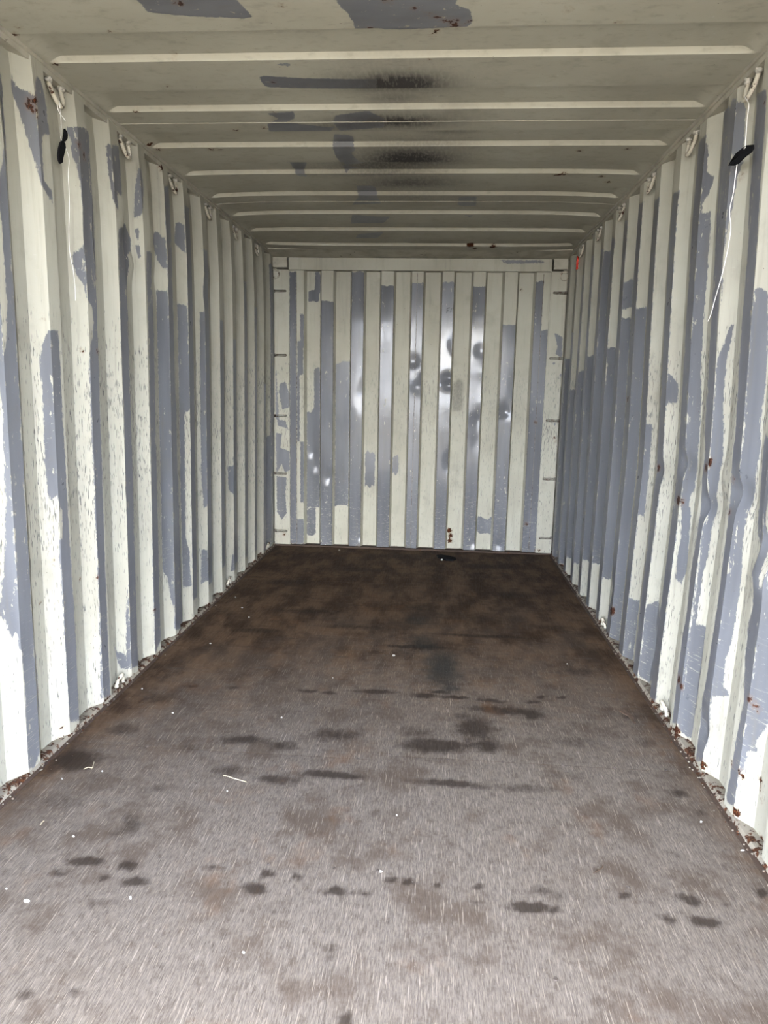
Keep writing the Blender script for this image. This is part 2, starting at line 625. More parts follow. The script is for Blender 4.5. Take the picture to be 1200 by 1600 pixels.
def wall_polys(side, polys):
    out = []
    for q in polys:
        r = []
        for (px, py) in q:
            h = hit_wall(side, px, py)
            r.append((float(arc(side, h[1])), h[2]))
        out.append(r)
    return out


FACE_U = {'I': (0.205, 0.278), 'S': (0.138, 0.205), 'O': (0.067, 0.138)}


def face_patch(side, k, face, ytop, ybot, u0=0.0, u1=1.0, jag=0.006, pad=0.0):
    """patch that covers one face of rib k between two photo rows (read at the face's middle)"""
    a, b = FACE_U[face]
    base = YE[side] + PIT * (k if face != 'I' else k - 1)
    ya, yb = base + a + (b - a) * u0, base + a + (b - a) * u1
    ym = (ya + yb) / 2

    def zrow(row):
        lo, hi = -0.5, 3.0
        for _ in range(40):
            m = (lo + hi) / 2
            q = np.array([float(wall_x(side, ym, m)), ym, m]) - CAM
            yy = 800 - FPX * (q @ AXU) / (q @ AXF)
            if yy > row:
                lo = m
            else:
                hi = m
        return m
    zt, zb = zrow(ytop), zrow(ybot)
    s0, s1 = float(arc(side, ya)) - pad, float(arc(side, yb - 1e-4)) + pad
    n = 5
    top = [(s0 + (s1 - s0) * i / n, zt + random.uniform(-jag, jag)) for i in range(n + 1)]
    bot = [(s0 + (s1 - s0) * i / n, zb + random.uniform(-jag, jag)) for i in range(n, -1, -1)]
    return top + bot


def near_patch(side, k, face, zt, zb):
    a, b = FACE_U[face]
    base = YE[side] + PIT * (k if face != 'I' else k - 1)
    s0, s1 = float(arc(side, base + a)), float(arc(side, base + b - 1e-4))
    return [(s0, zt), ((s0 + s1) / 2, zt + .015), (s1, zt - .01), (s1, zb), ((s0 + s1) / 2, zb + .02), (s0, zb)]


LEFT = [
    [(16, 118), (19, 117), (24, 135), (40, 141.5), (54, 150), (56, 120), (61, 119.6), (67.5, 139), (72, 165), (74, 191), (78, 208), (66, 210), (66.5, 247.5), (69, 281), (80.6, 298), (82.5, 319), (65.6, 290.6), (56, 259), (47, 229), (36, 195), (28, 169), (19, 144)],
    [(101, 200), (124, 198), (138, 204), (140, 238), (144, 304), (147, 360), (148.5, 400), (150.5, 440), (152, 500), (154, 560), (156, 640), (158.5, 700), (160, 750), (163, 850), (168.5, 1000), (172, 1070), (172, 1090), (158, 1090), (157, 1060), (156.5, 1021), (155, 956), (153, 905), (151, 852), (148, 796), (147, 740), (143.5, 690), (142, 640), (139.7, 574), (141.6, 537), (145, 527), (146, 499), (143.5, 479), (137, 469), (134, 464), (131, 445), (118, 426), (113.5, 411), (112.5, 396), (131, 385), (130, 340), (129, 322.5), (124.7, 289), (120, 257), (114, 247.5), (110.6, 221)],
    [(75, 516), (91, 516), (94, 560), (97, 640), (102, 720), (106, 800), (111, 880), (113, 920), (117, 970), (120, 1031), (123, 1110), (125, 1125), (109, 1128), (107, 1097), (103, 1040), (100, 985), (96, 915), (93, 870), (91, 845), (98, 840), (97, 795), (92, 790), (90, 772), (86, 777), (81, 783), (75, 774), (72, 742), (69, 704), (69, 667), (67.5, 640), (66, 612), (62, 572), (63, 552), (69, 527), (75, 520)],
    [(-2, 110), (2, 118), (7, 190), (10, 247), (13.5, 304), (16, 360), (19, 415), (23, 490), (26, 527), (30, 602), (34, 640), (37.5, 740), (42, 826), (48, 920), (50, 957), (55, 1012), (59, 1068), (62, 1125), (62, 1175), (54, 1200), (45, 1200), (42, 1150), (38.5, 1068), (35, 1022), (30, 1012), (27, 985), (20, 998), (13, 986), (8, 967), (0, 965), (-12, 962), (-10, 945), (0, 943), (3, 919), (5.6, 892), (8, 845), (9, 770), (6, 714), (4, 640), (-2, 600), (-2, 555), (9, 552), (10, 527), (11, 470), (8, 434), (5, 387), (2, 340), (-3, 300)],
    [(165, 226), (176.6, 226), (187, 234), (189.5, 290.6), (190.5, 307.5), (183, 300), (185, 330), (177.5, 317), (172, 285), (168, 255)],
    [(185, 358), (195, 349), (198, 358), (205.5, 375), (204, 392), (199, 398), (199, 480), (200, 500), (204, 640), (207.6, 750), (211, 880), (214.4, 1000), (216, 1035), (206, 1045), (204.7, 1021), (202, 946), (200, 852), (197, 759), (196, 741), (194, 647), (191.6, 591), (189, 535), (187, 460)],
    [(175.6, 1000.6), (184, 1019), (191.6, 1019), (198, 1032.5), (197, 984), (197, 937), (200, 918), (204, 965), (205.6, 1045), (189, 1045), (180, 1017.5)],
    [(215, 263), (220.6, 263), (224, 292.5), (223.4, 322.5), (220.6, 336), (209.4, 341), (210, 311), (212, 285)],
    [(211, 357), (217, 358), (216, 373), (213, 376)],
    [(210, 382.5), (218, 384), (220, 403), (216, 406), (213, 390)],
    [(229, 392), (237, 395), (239, 480), (240, 500), (242, 620), (245, 750), (248, 880), (251, 1000), (242.5, 1020), (240, 960), (238, 850), (237, 760), (235, 650), (233, 560), (231, 480), (229, 420)],
    [(241, 361), (249, 363), (252.5, 371), (258, 370), (262, 420), (254, 419), (245, 405), (239, 377)],
    [(256.5, 290.6), (263.5, 290.6), (266, 340), (269, 420), (271, 500), (274, 620), (278.5, 750), (282, 880), (285, 975), (273, 985), (271, 900), (269, 800), (266, 680), (263, 540), (262, 440), (258, 340)],
    [(244, 453), (262, 455), (265, 560), (268, 700), (270, 800), (271, 900), (273, 955.6), (267.5, 937), (262, 903), (254, 890), (253, 840), (251, 740), (248, 620), (245, 500)],
    [(274, 349), (280.6, 347), (288, 352.5), (290, 396), (282.5, 390), (273, 379)],
    [(277, 474), (292, 478), (296, 575), (297, 640), (288, 645), (289, 720), (290, 800), (290, 840), (296, 860), (299, 916), (286, 918), (283, 800), (280, 640)],
    [(312, 487), (323, 488), (325, 560), (328, 680), (329, 784), (318, 794), (316, 760), (315, 745), (313, 640)],
    [(315, 859), (327, 859), (327, 905), (314, 912)],
    [(356, 728), (367, 728), (369, 770), (366, 775), (357, 765)],
    [(363, 866), (368, 866), (368, 890), (360, 893)],
]
RIGHT = [
    [(1183, 145), (1181, 180), (1173, 280), (1169, 360), (1166, 420), (1159, 510), (1153, 600), (1149, 680), (1146, 700), (1142, 760), (1137, 820), (1127, 900), (1116, 980), (1105, 1050), (1095, 1120), (1087, 1190), (1098, 1190), (1109, 1120), (1118, 1050), (1128, 980), (1140, 900), (1152, 820), (1158, 760), (1159, 700), (1161, 680), (1168, 600), (1173, 510), (1180, 420), (1184, 360), (1189, 280), (1196, 180), (1198, 140)],
    [(1176, 456), (1188, 450), (1200, 454), (1200, 530), (1196, 600), (1188, 660), (1188, 700), (1182, 736), (1178, 780), (1166, 810), (1160, 860), (1158, 910), (1152, 950), (1144, 1000), (1134, 1030), (1130, 1070), (1142, 1088), (1112, 1088), (1120, 1020), (1130, 960), (1141, 900), (1153, 820), (1158, 770), (1162, 690), (1168, 600), (1174, 510)],
    [(1195, 680), (1189, 750), (1183, 830), (1177, 910), (1169, 980), (1165, 1020), (1162, 1100), (1153, 1140), (1143, 1200), (1134, 1250), (1146, 1260), (1156, 1210), (1168, 1140), (1174, 1100), (1178, 1040), (1182, 980), (1188, 930), (1196, 820), (1200, 780), (1205, 680)],
    [(1184, 960), (1205, 880), (1205, 1120), (1199, 1136), (1188, 1150), (1180, 1164), (1184, 1176), (1170, 1172), (1162, 1200), (1152, 1224), (1150, 1215), (1162, 1160), (1172, 1110), (1179, 1040)],
    [(1143, 154), (1150, 154), (1154, 159), (1164, 160), (1165, 180), (1162, 220), (1160, 254), (1154, 270), (1148, 300), (1144, 330), (1136, 360), (1132, 400), (1128, 465), (1126, 480), (1129, 400), (1132, 345), (1138, 240), (1141, 180)],
    [(1149, 505), (1146, 516), (1136, 560), (1132, 600), (1130, 640), (1131, 680), (1130, 710), (1124, 750), (1120, 780), (1114, 820), (1106, 870), (1098, 900), (1092, 940), (1088, 976), (1102, 978), (1103, 985), (1102, 990), (1096, 1040), (1090, 1090), (1081, 1150), (1078, 1154), (1059, 1140), (1061, 1120), (1068, 1080), (1074, 1040), (1079, 990), (1084, 960), (1091, 900), (1098, 840), (1104, 780), (1109, 730), (1112, 680), (1117, 620), (1120, 560), (1126, 550), (1140, 510)],
    [(1132, 170), (1128, 230), (1120, 340), (1117, 400), (1113, 470), (1109, 540), (1104, 620), (1101, 680), (1102, 700), (1096, 780), (1089, 840), (1080, 890), (1073, 960), (1067, 990), (1057, 1070), (1050, 1130), (1060, 1130), (1069, 1070), (1077, 990), (1082, 950), (1090, 880), (1098, 830), (1106, 760), (1110, 690), (1116, 620), (1120, 520), (1127, 430), (1131, 340), (1138, 230), (1142, 165)],
    [(1095, 220), (1104, 220), (1107, 240), (1104, 268), (1116, 276), (1112, 292), (1106, 306), (1098, 314), (1097, 334), (1110, 330), (1110, 360), (1107, 400), (1106, 420), (1102, 470), (1098, 520), (1095, 580), (1096, 620), (1093, 680), (1090, 720), (1086, 764), (1078, 775), (1076, 790), (1080, 800), (1077, 830), (1073, 890), (1064, 914), (1056, 904), (1058, 870), (1064, 840), (1066, 790), (1067, 764), (1069, 720), (1071, 680), (1076, 580), (1081, 500), (1088, 380), (1093, 260)],
    [(1040, 580), (1048, 585), (1060, 600), (1059, 630), (1042, 630), (1038, 640)],
    [(1010, 945), (1029, 938), (1022, 1040), (1014, 1067), (998, 1055), (1004, 1000)],
]


def edge_near(side, y):
    u = np.mod(y - YE[side], PIT)
    d = np.minimum(np.abs(u - .205), np.minimum(u, PIT - u))
    return np.exp(-d / .007)


def side_wall(side, name):
    ys = []
    fine = 6
    k0 = int(math.floor((Y0 - YE[side]) / PIT)) - 1
    for k in range(k0, 15):
        b = YE[side] + k * PIT
        for (a, c) in ((0, .067), (.067, .138), (.138, .205), (.205, PIT)):
            n = fine if b > 1.5 else 2
            fr = [0, .06, .94] if n == 2 else [0, .05, .2, .35, .5, .65, .8, .95]
            for q in fr:
                ys.append(b + a + (c - a) * q)
    ys = np.array([Y0] + [y for y in ys if Y0 < y < D + 0.05] + [D + 0.06])
    zs = np.concatenate([np.linspace(-0.02, 0.4, 36), np.linspace(0.4, 2.40, 152)[1:]])
    Y, Z = np.meshgrid(ys, zs, indexing='ij')
    X = wall_x(side, Y, Z)
    P = np.stack([X, Y, Z], -1)
    S = arc(side, Y)
    flat = np.stack([S.ravel(), Z.ravel()], 1)
    if side < 0:
        polys = wall_polys(side, LEFT)
        polys += [face_patch(side, 6, 'I', 322, 935), face_patch(side, 7, 'I', 390, 912), face_patch(side, 8, 'I', 500, 885),
                  face_patch(side, 9, 'I', 530, 880), face_patch(side, 10, 'I', 440, 870), face_patch(side, 11, 'I', 480, 860),
                  face_patch(side, 12, 'I', 600, 860), face_patch(side, 12, 'S', 681, 858, .0, 1.0), face_patch(side, 13, 'I', 413, 848, pad=.02),
                  face_patch(side, 13, 'S', 413, 848, 0, 1)]
    else:
        polys = wall_polys(side, RIGHT)
        tops = {3: 215, 4: 300, 5: 310, 6: 318, 7: 345, 8: 372, 9: 390, 10: 400, 11: 430, 12: 520, 13: 560}
        for k in range(3, 14):
            polys.append(face_patch(side, k, 'I', tops[k], 1120, pad=.003))
        polys += [face_patch(side, 4, 'S', 662, 805, .45, 1), face_patch(side, 4, 'S', 936, 1040),
                  face_patch(side, 5, 'S', 481, 1020), face_patch(side, 6, 'S', 438, 482), face_patch(side, 6, 'S', 497, 905),
                  face_patch(side, 7, 'S', 543, 880), face_patch(side, 8, 'S', 392, 875), face_patch(side, 9, 'S', 556, 880),
                  face_patch(side, 10, 'S', 580, 872), face_patch(side, 11, 'S', 608, 880), face_patch(side, 12, 'S', 560, 880)]
    rr = random.Random(3 + side)
    for k in range(-7, 0):        # the ribs nearer the doors are patched in the same way
        polys.append(near_patch(side, k, 'I', rr.uniform(1.2, 2.2), rr.choice([0, .15])))
        if rr.random() < .45:
            a = rr.uniform(.9, 1.9)
            polys.append(near_patch(side, k, 'S', a, a - rr.uniform(.3, .8)))
    paint = sdf_all(flat, polys)
    # rust: chips, and the bottom edge where the sheet meets the rail
    sp = []
    marks = {-1: [(45, 163, 9), (55, 156, 9), (54, 172, 8), (57, 180, 5), (124, 226, 7), (131, 240, 5), (132, 248, 5), (152, 548, 5),
                  (67, 498, 3), (128, 548, 4), (83, 873, 3), (152, 902, 4), (125, 905, 3), (242, 952, 6), (96, 1138, 5), (99, 1150, 3), (63, 942, 3),
                  (309, 300, 5), (300, 297, 7), (252, 262, 7), (302, 293, 7)],
             1: [(1060, 782, 12), (1103, 731, 10), (1109, 722, 9), (1066, 784, 7), (1171, 1092, 9), (1180, 1102, 7), (1185, 1108, 6), (1061, 1062, 10),
                 (1064, 1072, 8), (1144, 1192, 6), (1155, 1206, 6), (1162, 1215, 7), (1188, 1218, 8), (1189, 1235, 5), (1190, 1250, 4), (1057, 1140, 12), (1029, 731, 9),
                 (955, 955, 12), (981, 624, 7), (958, 954, 9), (1146, 750, 6), (1140, 800, 7), (1158, 275, 5), (1195, 160, 5), (1098, 1195, 12), (1150, 1270, 12)]}
    for (px, py, r) in marks[side]:
        h = hit_wall(side, px, py)
        dist = np.linalg.norm(h - CAM)
        sp.append((float(arc(side, h[1])), h[2], r * dist / FPX * .55))
    rust = sdf_spots(flat, sp)
    bottom = 0.012 - flat[:, 1] + 0.015 * np.sin(flat[:, 0] * 37) * np.sin(flat[:, 0] * 11 + 1)
    rust = np.clip(np.maximum(rust, bottom), -0.05, 0.05)
    o = grid_mesh(name, P, M_wall, attrs={'paint': paint, 'rust': rust, 'soot': np.zeros(len(flat)), 'edge': edge_near(side, Y)}, flip=side > 0, split=16)
    return tag(o, kind='structure')


side_wall(-1, 'wall_left')
side_wall(1, 'wall_right')

# ------------------------------------------------------------------ end wall
PX0, PX1 = -1.040, 1.046          # inner edges of the corner posts
EDEP = 0.050
end_in = []                       # x range of each inner (proud) flat, from photo columns at row 640
cols = [(454.2, 474.8), (501.5, 519.6), (547.8, 565.6), (592.8, 611.2), (639.2, 656.2), (685.5, 702.6), (732.3, 750.4), (779.8, 799.0), (827.6, 846.6)]
for a, b in cols:
    end_in.append((on_plane(a, 640, 1, D)[0], on_plane(b, 640, 1, D)[0]))
end_in[0] = (PX0, end_in[0][1])
end_in[-1] = (end_in[-1][0], PX1)
SL = 0.017                        # run of each steep flank


def end_points():
    pts = []                      # (x, depth, s)
    for j, (a, b) in enumerate(end_in):
        pts += [(a, 0.0), (b, 0.0)]
        if j < len(end_in) - 1:
            c = end_in[j + 1][0]
            pts += [(b + SL, EDEP), (c - SL, EDEP)]
    return pts


def end_wall():
    cor = end_points()
    xs, dep, ss = [], [], []
    s = 0.0
    for i in range(len(cor) - 1):
        (xa, da), (xb, db) = cor[i], cor[i + 1]
        L = math.hypot(xb - xa, db - da)
        fr = [0, .04, .13, .25, .38, .5, .62, .75, .87, .96] if da == db else [0, .12, .5, .88]
        for q in fr:
            xs.append(xa + (xb - xa) * q)
            dep.append(da + (db - da) * q)
            ss.append(s + L * q)
        s += L
    xs.append(cor[-1][0]); dep.append(cor[-1][1]); ss.append(s)
    xs, dep, ss = map(np.array, (xs, dep, ss))
    zs = np.linspace(0.0, 2.36, 190)
    X, Z = np.meshgrid(xs, zs, indexing='ij')
    DP = np.repeat(dep[:, None], len(zs), 1)
    S = np.repeat(ss[:, None], len(zs), 1)
    dents = [(-0.02, 1.57, .010, .05, .05), (0.02, 1.36, -.010, .05, .05), (0.07, 1.44, .012, .045, .04), (0.27, 1.44, .016, .045, .035), (0.275, 1.38, -.014, .05, .03),
             (0.52, 1.66, .006, .04, .05), (0.53, 1.50, -.004, .06, .06), (0.52, 1.10, .010, .05, .06), (0.54, 1.25, -.005, .06, .07), (0.53, 0.95, .005, .06, .1),
             (0.30, 1.7, .006, .05, .08), (-0.85, 0.80, .010, .03, .05), (-0.85, 0.62, -.008, .03, .05), (-0.70, .6, .01, .04, .06), (0.74, 1.18, .012, .04, .05), (-0.42, 1.3, .008, .05, .1),
             (-0.42, .1, .01, .05, .05), (-0.85, .08, .008, .05, .05), (0.72, .07, .012, .05, .05), (0.52, .08, .01, .05, .05), (0.30, .75, .008, .05, .1)]
    for (dx, dz, a, rx, rz) in dents:
        DP = DP + a * np.exp(-((X - dx) / rx) ** 2 - ((Z - dz) / rz) ** 2)
    DP = DP + 0.0004 * np.sin(Z * 9 + X * 5)
    P = np.stack([X, D + DP, Z], -1)
    flat = np.stack([S.ravel(), Z.ravel()], 1)

    def zrow(x, y, v):                         # photo row given as a row of the 520 px wide crop
        row = 360 + v / 2.308
        lo, hi = -.5, 3.
        for _ in range(40):
            m = (lo + hi) / 2
            q = np.array([x, y, m]) - CAM
            if 800 - FPX * (q @ AXU) / (q @ AXF) > row:
                lo = m
            else:
                hi = m
        return m

    polys = []

    def col(x0, x1, y, v0, v1, u0=0., u1=1., jag=.008):
        xa, xb = x0 + (x1 - x0) * u0, x0 + (x1 - x0) * u1
        sa, sb = np.interp([xa, xb], xs, ss)
        zt, zb = zrow((xa + xb) / 2, y, v0), zrow((xa + xb) / 2, y, v1)
        n = 4
        polys.append([(sa + (sb - sa) * i / n, zt + random.uniform(-jag, jag)) for i in range(n + 1)] +
                     [(sa + (sb - sa) * i / n, zb + random.uniform(-jag, jag)) for i in range(n, -1, -1)])

    def I(j, v0, v1=1200, u0=-.02, u1=1.02, jag=.008):
        col(*end_in[j], D, v0, v1, u0, u1, jag)

    def Rr(j, v0, v1, u0=0., u1=1., jag=.022):
        col(end_in[j][1] + SL, end_in[j + 1][0] - SL, D + EDEP, v0, v1, u0, u1, jag)

    I(0, 150, 1200, 0, .46); I(0, 300, 420, .75, 1); I(0, 400, 520, .55, .95); I(0, 520, 760, .5, .7); I(0, 760, 980, .75, 1.0); I(0, 1040, 1200, .4, 1)
    Rr(0, 150, 235, .6, 1); Rr(0, 215, 262, .1, .9); Rr(0, 490, 660, .55, 1); Rr(0, 650, 1000); Rr(0, 1000, 1100, 0, .7)
    I(1, 255); Rr(1, 475, 990); I(2, 150); Rr(2, 800, 925, .1, .85); I(3, 200); Rr(3, 810, 880, 0, .45); I(4, 190); I(5, 187)
    I(6, 205); Rr(6, 1035, 1090); I(7, 340); I(8, 185, 1200, -.02, .52); I(8, 360, 1200, .5, 1.02)
    paint = sdf_all(flat, polys)
    sp = []
    for j, (a, b) in enumerate(end_in):
        for q in range(3):
            sp.append((float(np.interp(random.choice([a, b]) + random.uniform(-.01, .01), xs, ss)), random.uniform(0, .03), random.uniform(.002, .008)))
    for (px, py, r) in ((702, 830, 10), (704, 838, 9), (703, 846, 9), (836, 660, 6), (822, 818, 6), (815, 452, 4), (500, 847, 5)):
        h = on_plane(px, py, 1, D + .02)
        sp.append((float(np.interp(h[0], xs, ss)), h[2], r * 2.5 / FPX))
    rust = np.maximum(sdf_spots(flat, sp), np.clip(.004 - flat[:, 1] + .008 * np.sin(flat[:, 0] * 45), -.05, .05))
    polys.clear()
    Rr(5, 540, 650, .0, .75)
    soot = np.clip(sdf_all(flat, polys) * 60 + .2, 0, 1) * .45
    o = grid_mesh('wall_back', P, M_end, attrs={'paint': paint, 'rust': rust, 'soot': soot}, split=30)
    tag(o, kind='structure')
    # bend lines pressed into the two outermost flats
    for nm, x in (('crease', end_in[0][0] + .485 * (end_in[0][1] - end_in[0][0])), ('crease', end_in[8][0] + .50 * (end_in[8][1] - end_in[8][0])),
                  ('crease', end_in[4][0] + .46 * (end_in[4][1] - end_in[4][0]))):
        make_mesh(nm, *boxdata(x - .0016, x + .0016, D - .004, D + .004, .02, 2.26), M_darkbar, o)
    return o


WB = end_wall()

# handwritten marks on the end wall
def strokes(name, segs, at, parent):
    mb = MB()
    p0 = on_plane(*at, 1, D)
    s = 0.0053
    for (x0, y0, x1, y1) in segs:
        mb.tube([(p0[0] + x0 * s, D - .005, p0[2] - y0 * s), (p0[0] + (x0 + x1) / 2 * s, D - .005, p0[2] - (y0 + y1) / 2 * s),
                 (p0[0] + x1 * s, D - .005, p0[2] - y1 * s)], .0032, 5)
    return mb.build(name, M_ink, parent)


strokes('handwritten_letter', [(0, 0, 0, 7), (0, 0, 4, -1), (0, 3, 3.4, 2.2)], (698.5, 482), WB)
strokes('handwritten_letter', [(0, 0, -.8, 6)], (705, 482), WB)
strokes('handwritten_letter', [(0, 0, 0, 3), (0, 4.2, .4, 5.2)], (707.6, 480.5), WB)

# corner posts, header, flat corner plates
def painted_box(name, x0, x1, y0, y1, z0, z1, polys=(), kind='structure', parent=None, rust_sp=()):
    nx, nz = 14, 150
    if z1 - z0 < .5:
        nx, nz = 90, 8
    xs, zs = np.linspace(x0, x1, nx), np.linspace(z0, z1, nz)
    X, Z = np.meshgrid(xs, zs, indexing='ij')
    P = np.stack([X, np.full_like(X, y0), Z], -1)
    flat = np.stack([X.ravel(), Z.ravel()], 1)
    V = [tuple(p) for p in P.reshape(-1, 3)]
    F = []
    for i in range(nx - 1):
        for j in range(nz - 1):
            a = i * nz + j
            F.append((a, a + nz, a + nz + 1, a + 1))
    b = len(V)
    bv, bf = boxdata(x0, x1, y0, y1, z0, z1)
    V += bv
    F += [tuple(i + b for i in q) for k, q in enumerate(bf) if k != 2]
    n = len(V)
    paint = np.full(n, -.05); rust = np.full(n, -.05)
    paint[:len(flat)] = sdf_all(flat, polys)
    rust[:len(flat)] = sdf_spots(flat, rust_sp)
    o = make_mesh(name, V, F, M_wall, parent, attrs={'paint': paint, 'rust': rust, 'soot': np.zeros(n)})
    if kind and not parent:
        tag(o, kind=kind)
    return o


def pxpoly(q, y):
    return [tuple(on_plane(a, b, 1, y)[[0, 2]]) for a, b in q]


YP = D - 0.012
painted_box('trim_1', -1.172, PX0, YP, D + .08, 0.0, 2.274,
            [pxpoly(q, YP) for q in ([(431, 571), (433, 600), (436, 660), (431, 655)],
                                     [(437, 600), (446, 596), (452, 615), (453, 636), (441, 640), (436, 612)],
                                     [(433, 655), (446, 658), (451, 672), (444, 668), (434, 665)],
                                     [(431, 676), (440, 678), (438, 700), (452, 705), (453, 735), (445, 738), (440, 725), (432, 740)],
                                     [(432, 744), (448, 746), (446, 770), (448, 802), (440, 812), (433, 800)])],
            rust_sp=[(*on_plane(444, 835, 1, YP)[[0, 2]], .012)])
painted_box('trim_2', PX1, 1.172, YP, D + .08, 0.0, 2.274,
            [pxpoly(q, YP) for q in ([(866, 519), (879, 527), (878, 560), (868, 553), (871, 540)],
                                     [(862, 566), (868, 566), (866, 572)], [(872, 582), (878, 585), (877, 592)], [(865, 660), (869, 661), (866, 668)])],
            rust_sp=[(*on_plane(866, 684, 1, YP)[[0, 2]], .01), (*on_plane(868, 690, 1, YP)[[0, 2]], .008), (*on_plane(842, 860, 1, YP)[[0, 2]], .012)])
painted_box('trim_3', PX0 + .002, PX1 - .002, D - .03, D + .08, 2.272, 2.366,
            [pxpoly([(781, 406.5), (852, 407), (850, 411), (790, 412)], D - .03)])
hd = bpy.data.objects['trim_3']
for sx, (a, b) in ((-1, (-1.172, PX0 - .016)), (1, (PX1 + .016, 1.172))):
    mb = MB().box(a, b, D - .02, D + .06, 2.292, 2.372)
    tag(mb.build('trim_4' if sx < 0 else 'trim_5', M_rail), kind='structure')
# thin step between corner plate and header
# ------------------------------------------------------------------ roof
BANDS = [2.526 + .43 * k for k in range(-6, 8)]     # lower edge of each flank that faces the doors
RD = 0.019


def roof_h(y):
    """height of the pressed-out trough at y: trough between yb-.198 and yb"""
    h = np.zeros_like(y)
    for b in BANDS:
        h = np.maximum(h, np.interp(y, [b - .198, b - .188, b - .010, b], [0, RD, RD, 0], left=0, right=0))
    return h


def camber(y):
    return np.interp(y, [0, 2.5, 3.36, 3.79, 4.22, 4.65, 5.08, 5.51, 5.7], [0, 0, .002, .010, .017, .019, .010, -.008, -.012])


def roof_z(x, y):
    e = np.clip((1.160 - np.abs(x)) / .055, 0, 1)
    e = e * e * (3 - 2 * e)
    cb = camber(y)
    return H + roof_h(y) * e + cb * (1 - np.minimum(1, np.abs(x) / 1.175) ** 6)


ROOF = [
    [(205, -8), (362, -8), (395, 25), (390, 29), (300, 26), (232, 20), (222, 8)],
    [(520, -8), (716, -8), (712, 8), (722, 12), (735, 14), (739, 37), (700, 44), (600, 46), (555, 44), (547, 25), (530, 8)],
    [(368, 88), (440, 92), (452, 98), (459, 108), (430, 100), (375, 96)],
    [(403, 118), (470, 122), (590, 124), (586, 138), (470, 138), (414, 136)],
    [(415, 172), (460, 172), (460, 185), (445, 192), (520, 200), (515, 206), (420, 206), (418, 195), (435, 185)],
    [(525, 180), (575, 173), (600, 185), (600, 200), (530, 205), (520, 190)],
    [(522, 210), (550, 212), (555, 235), (548, 240), (570, 255), (540, 258), (525, 245), (520, 225)],
    [(446, 253), (480, 255), (475, 265), (485, 278), (465, 275), (458, 262)],
    [(555, 290), (585, 292), (595, 318), (550, 320), (560, 305)],
    [(550, 330), (590, 333), (610, 338), (600, 348), (548, 350)],
    [(560, 360), (600, 362), (590, 372), (555, 372)],
    [(717, 307), (745, 308), (743, 322), (715, 320)], [(722, 335), (740, 336), (735, 340)],
    [(533, 258), (560, 262), (540, 272)],
]


def roof_pt(px, py):
    z = H
    for _ in range(4):
        p = on_plane(px, py, 2, z)
        z = float(roof_z(p[0], p[1]))
    return p


SOOT = [(622, 132, .16, .055, 1.0), (560, 130, .12, .06, .45), (615, 190, .19, .045, .85), (540, 196, .14, .04, .5), (640, 250, .19, .10, .95), (600, 258, .25, .08, .6),
        (640, 288, .22, .10, .6), (700, 205, .10, .03, .35), (620, 152, .1, .03, .4), (650, 308, .2, .08, .3), (660, 232, .25, .06, .35), (600, 100, .2, .03, .18)]
ceil = empty('ceiling')
tag(ceil, kind='structure')
SEAMS = [Y0, 0.50, 1.79, 3.08, 4.37, 5.665]
roof_polys = [[(-.6, 1.5), (-.1, 1.52), (.05, 1.66), (-.5, 1.64)], [(.3, .9), (.62, .95), (.55, 1.15), (.35, 1.1)], [(-.4, .3), (.1, .35), (0, .5), (-.35, .45)]] + [[tuple(roof_pt(a, b)[:2]) for a, b in q] for q in ROOF]
roof_rust = []
for (px, py, r) in ((280, 5, 6), (440, 8, 4), (88, 93, 3), (272, 83, 2), (28, 42, 3), (24, 54, 3), (172, 49, 2), (262, 134, 3), (430, 168, 3), (425, 128, 4), (214, 168, 3), (718, 28, 1),
                    (709, 32, 5), (711, 40, 6), (716, 43, 4), (606, 0, 6), (647, 13, 3), (667, 21, 3), (678, 26, 4), (687, 29, 4), (697, 33, 4), (886, 13, 4), (889, 18, 3),
                    (682, 48, 3), (675, 55, 2), (640, 106, 2), (670, 90, 2), (235, 226, 4), (247, 227, 4), (330, 230, 4), (328, 226, 3), (345, 228, 3), (368, 204, 4), (412, 200, 4), (905, 236, 4),
                    (980, 233, 4), (880, 273, 5), (868, 274, 4), (940, 270, 4), (950, 285, 4), (735, 385, 5), (770, 386, 5), (742, 388, 4), (965, 35, 3), (738, 33, 3), (576, 44, 3)):
    p = roof_pt(px, py)
    roof_rust.append((p[0], p[1], r * np.linalg.norm(p - CAM) / FPX * 1.1))
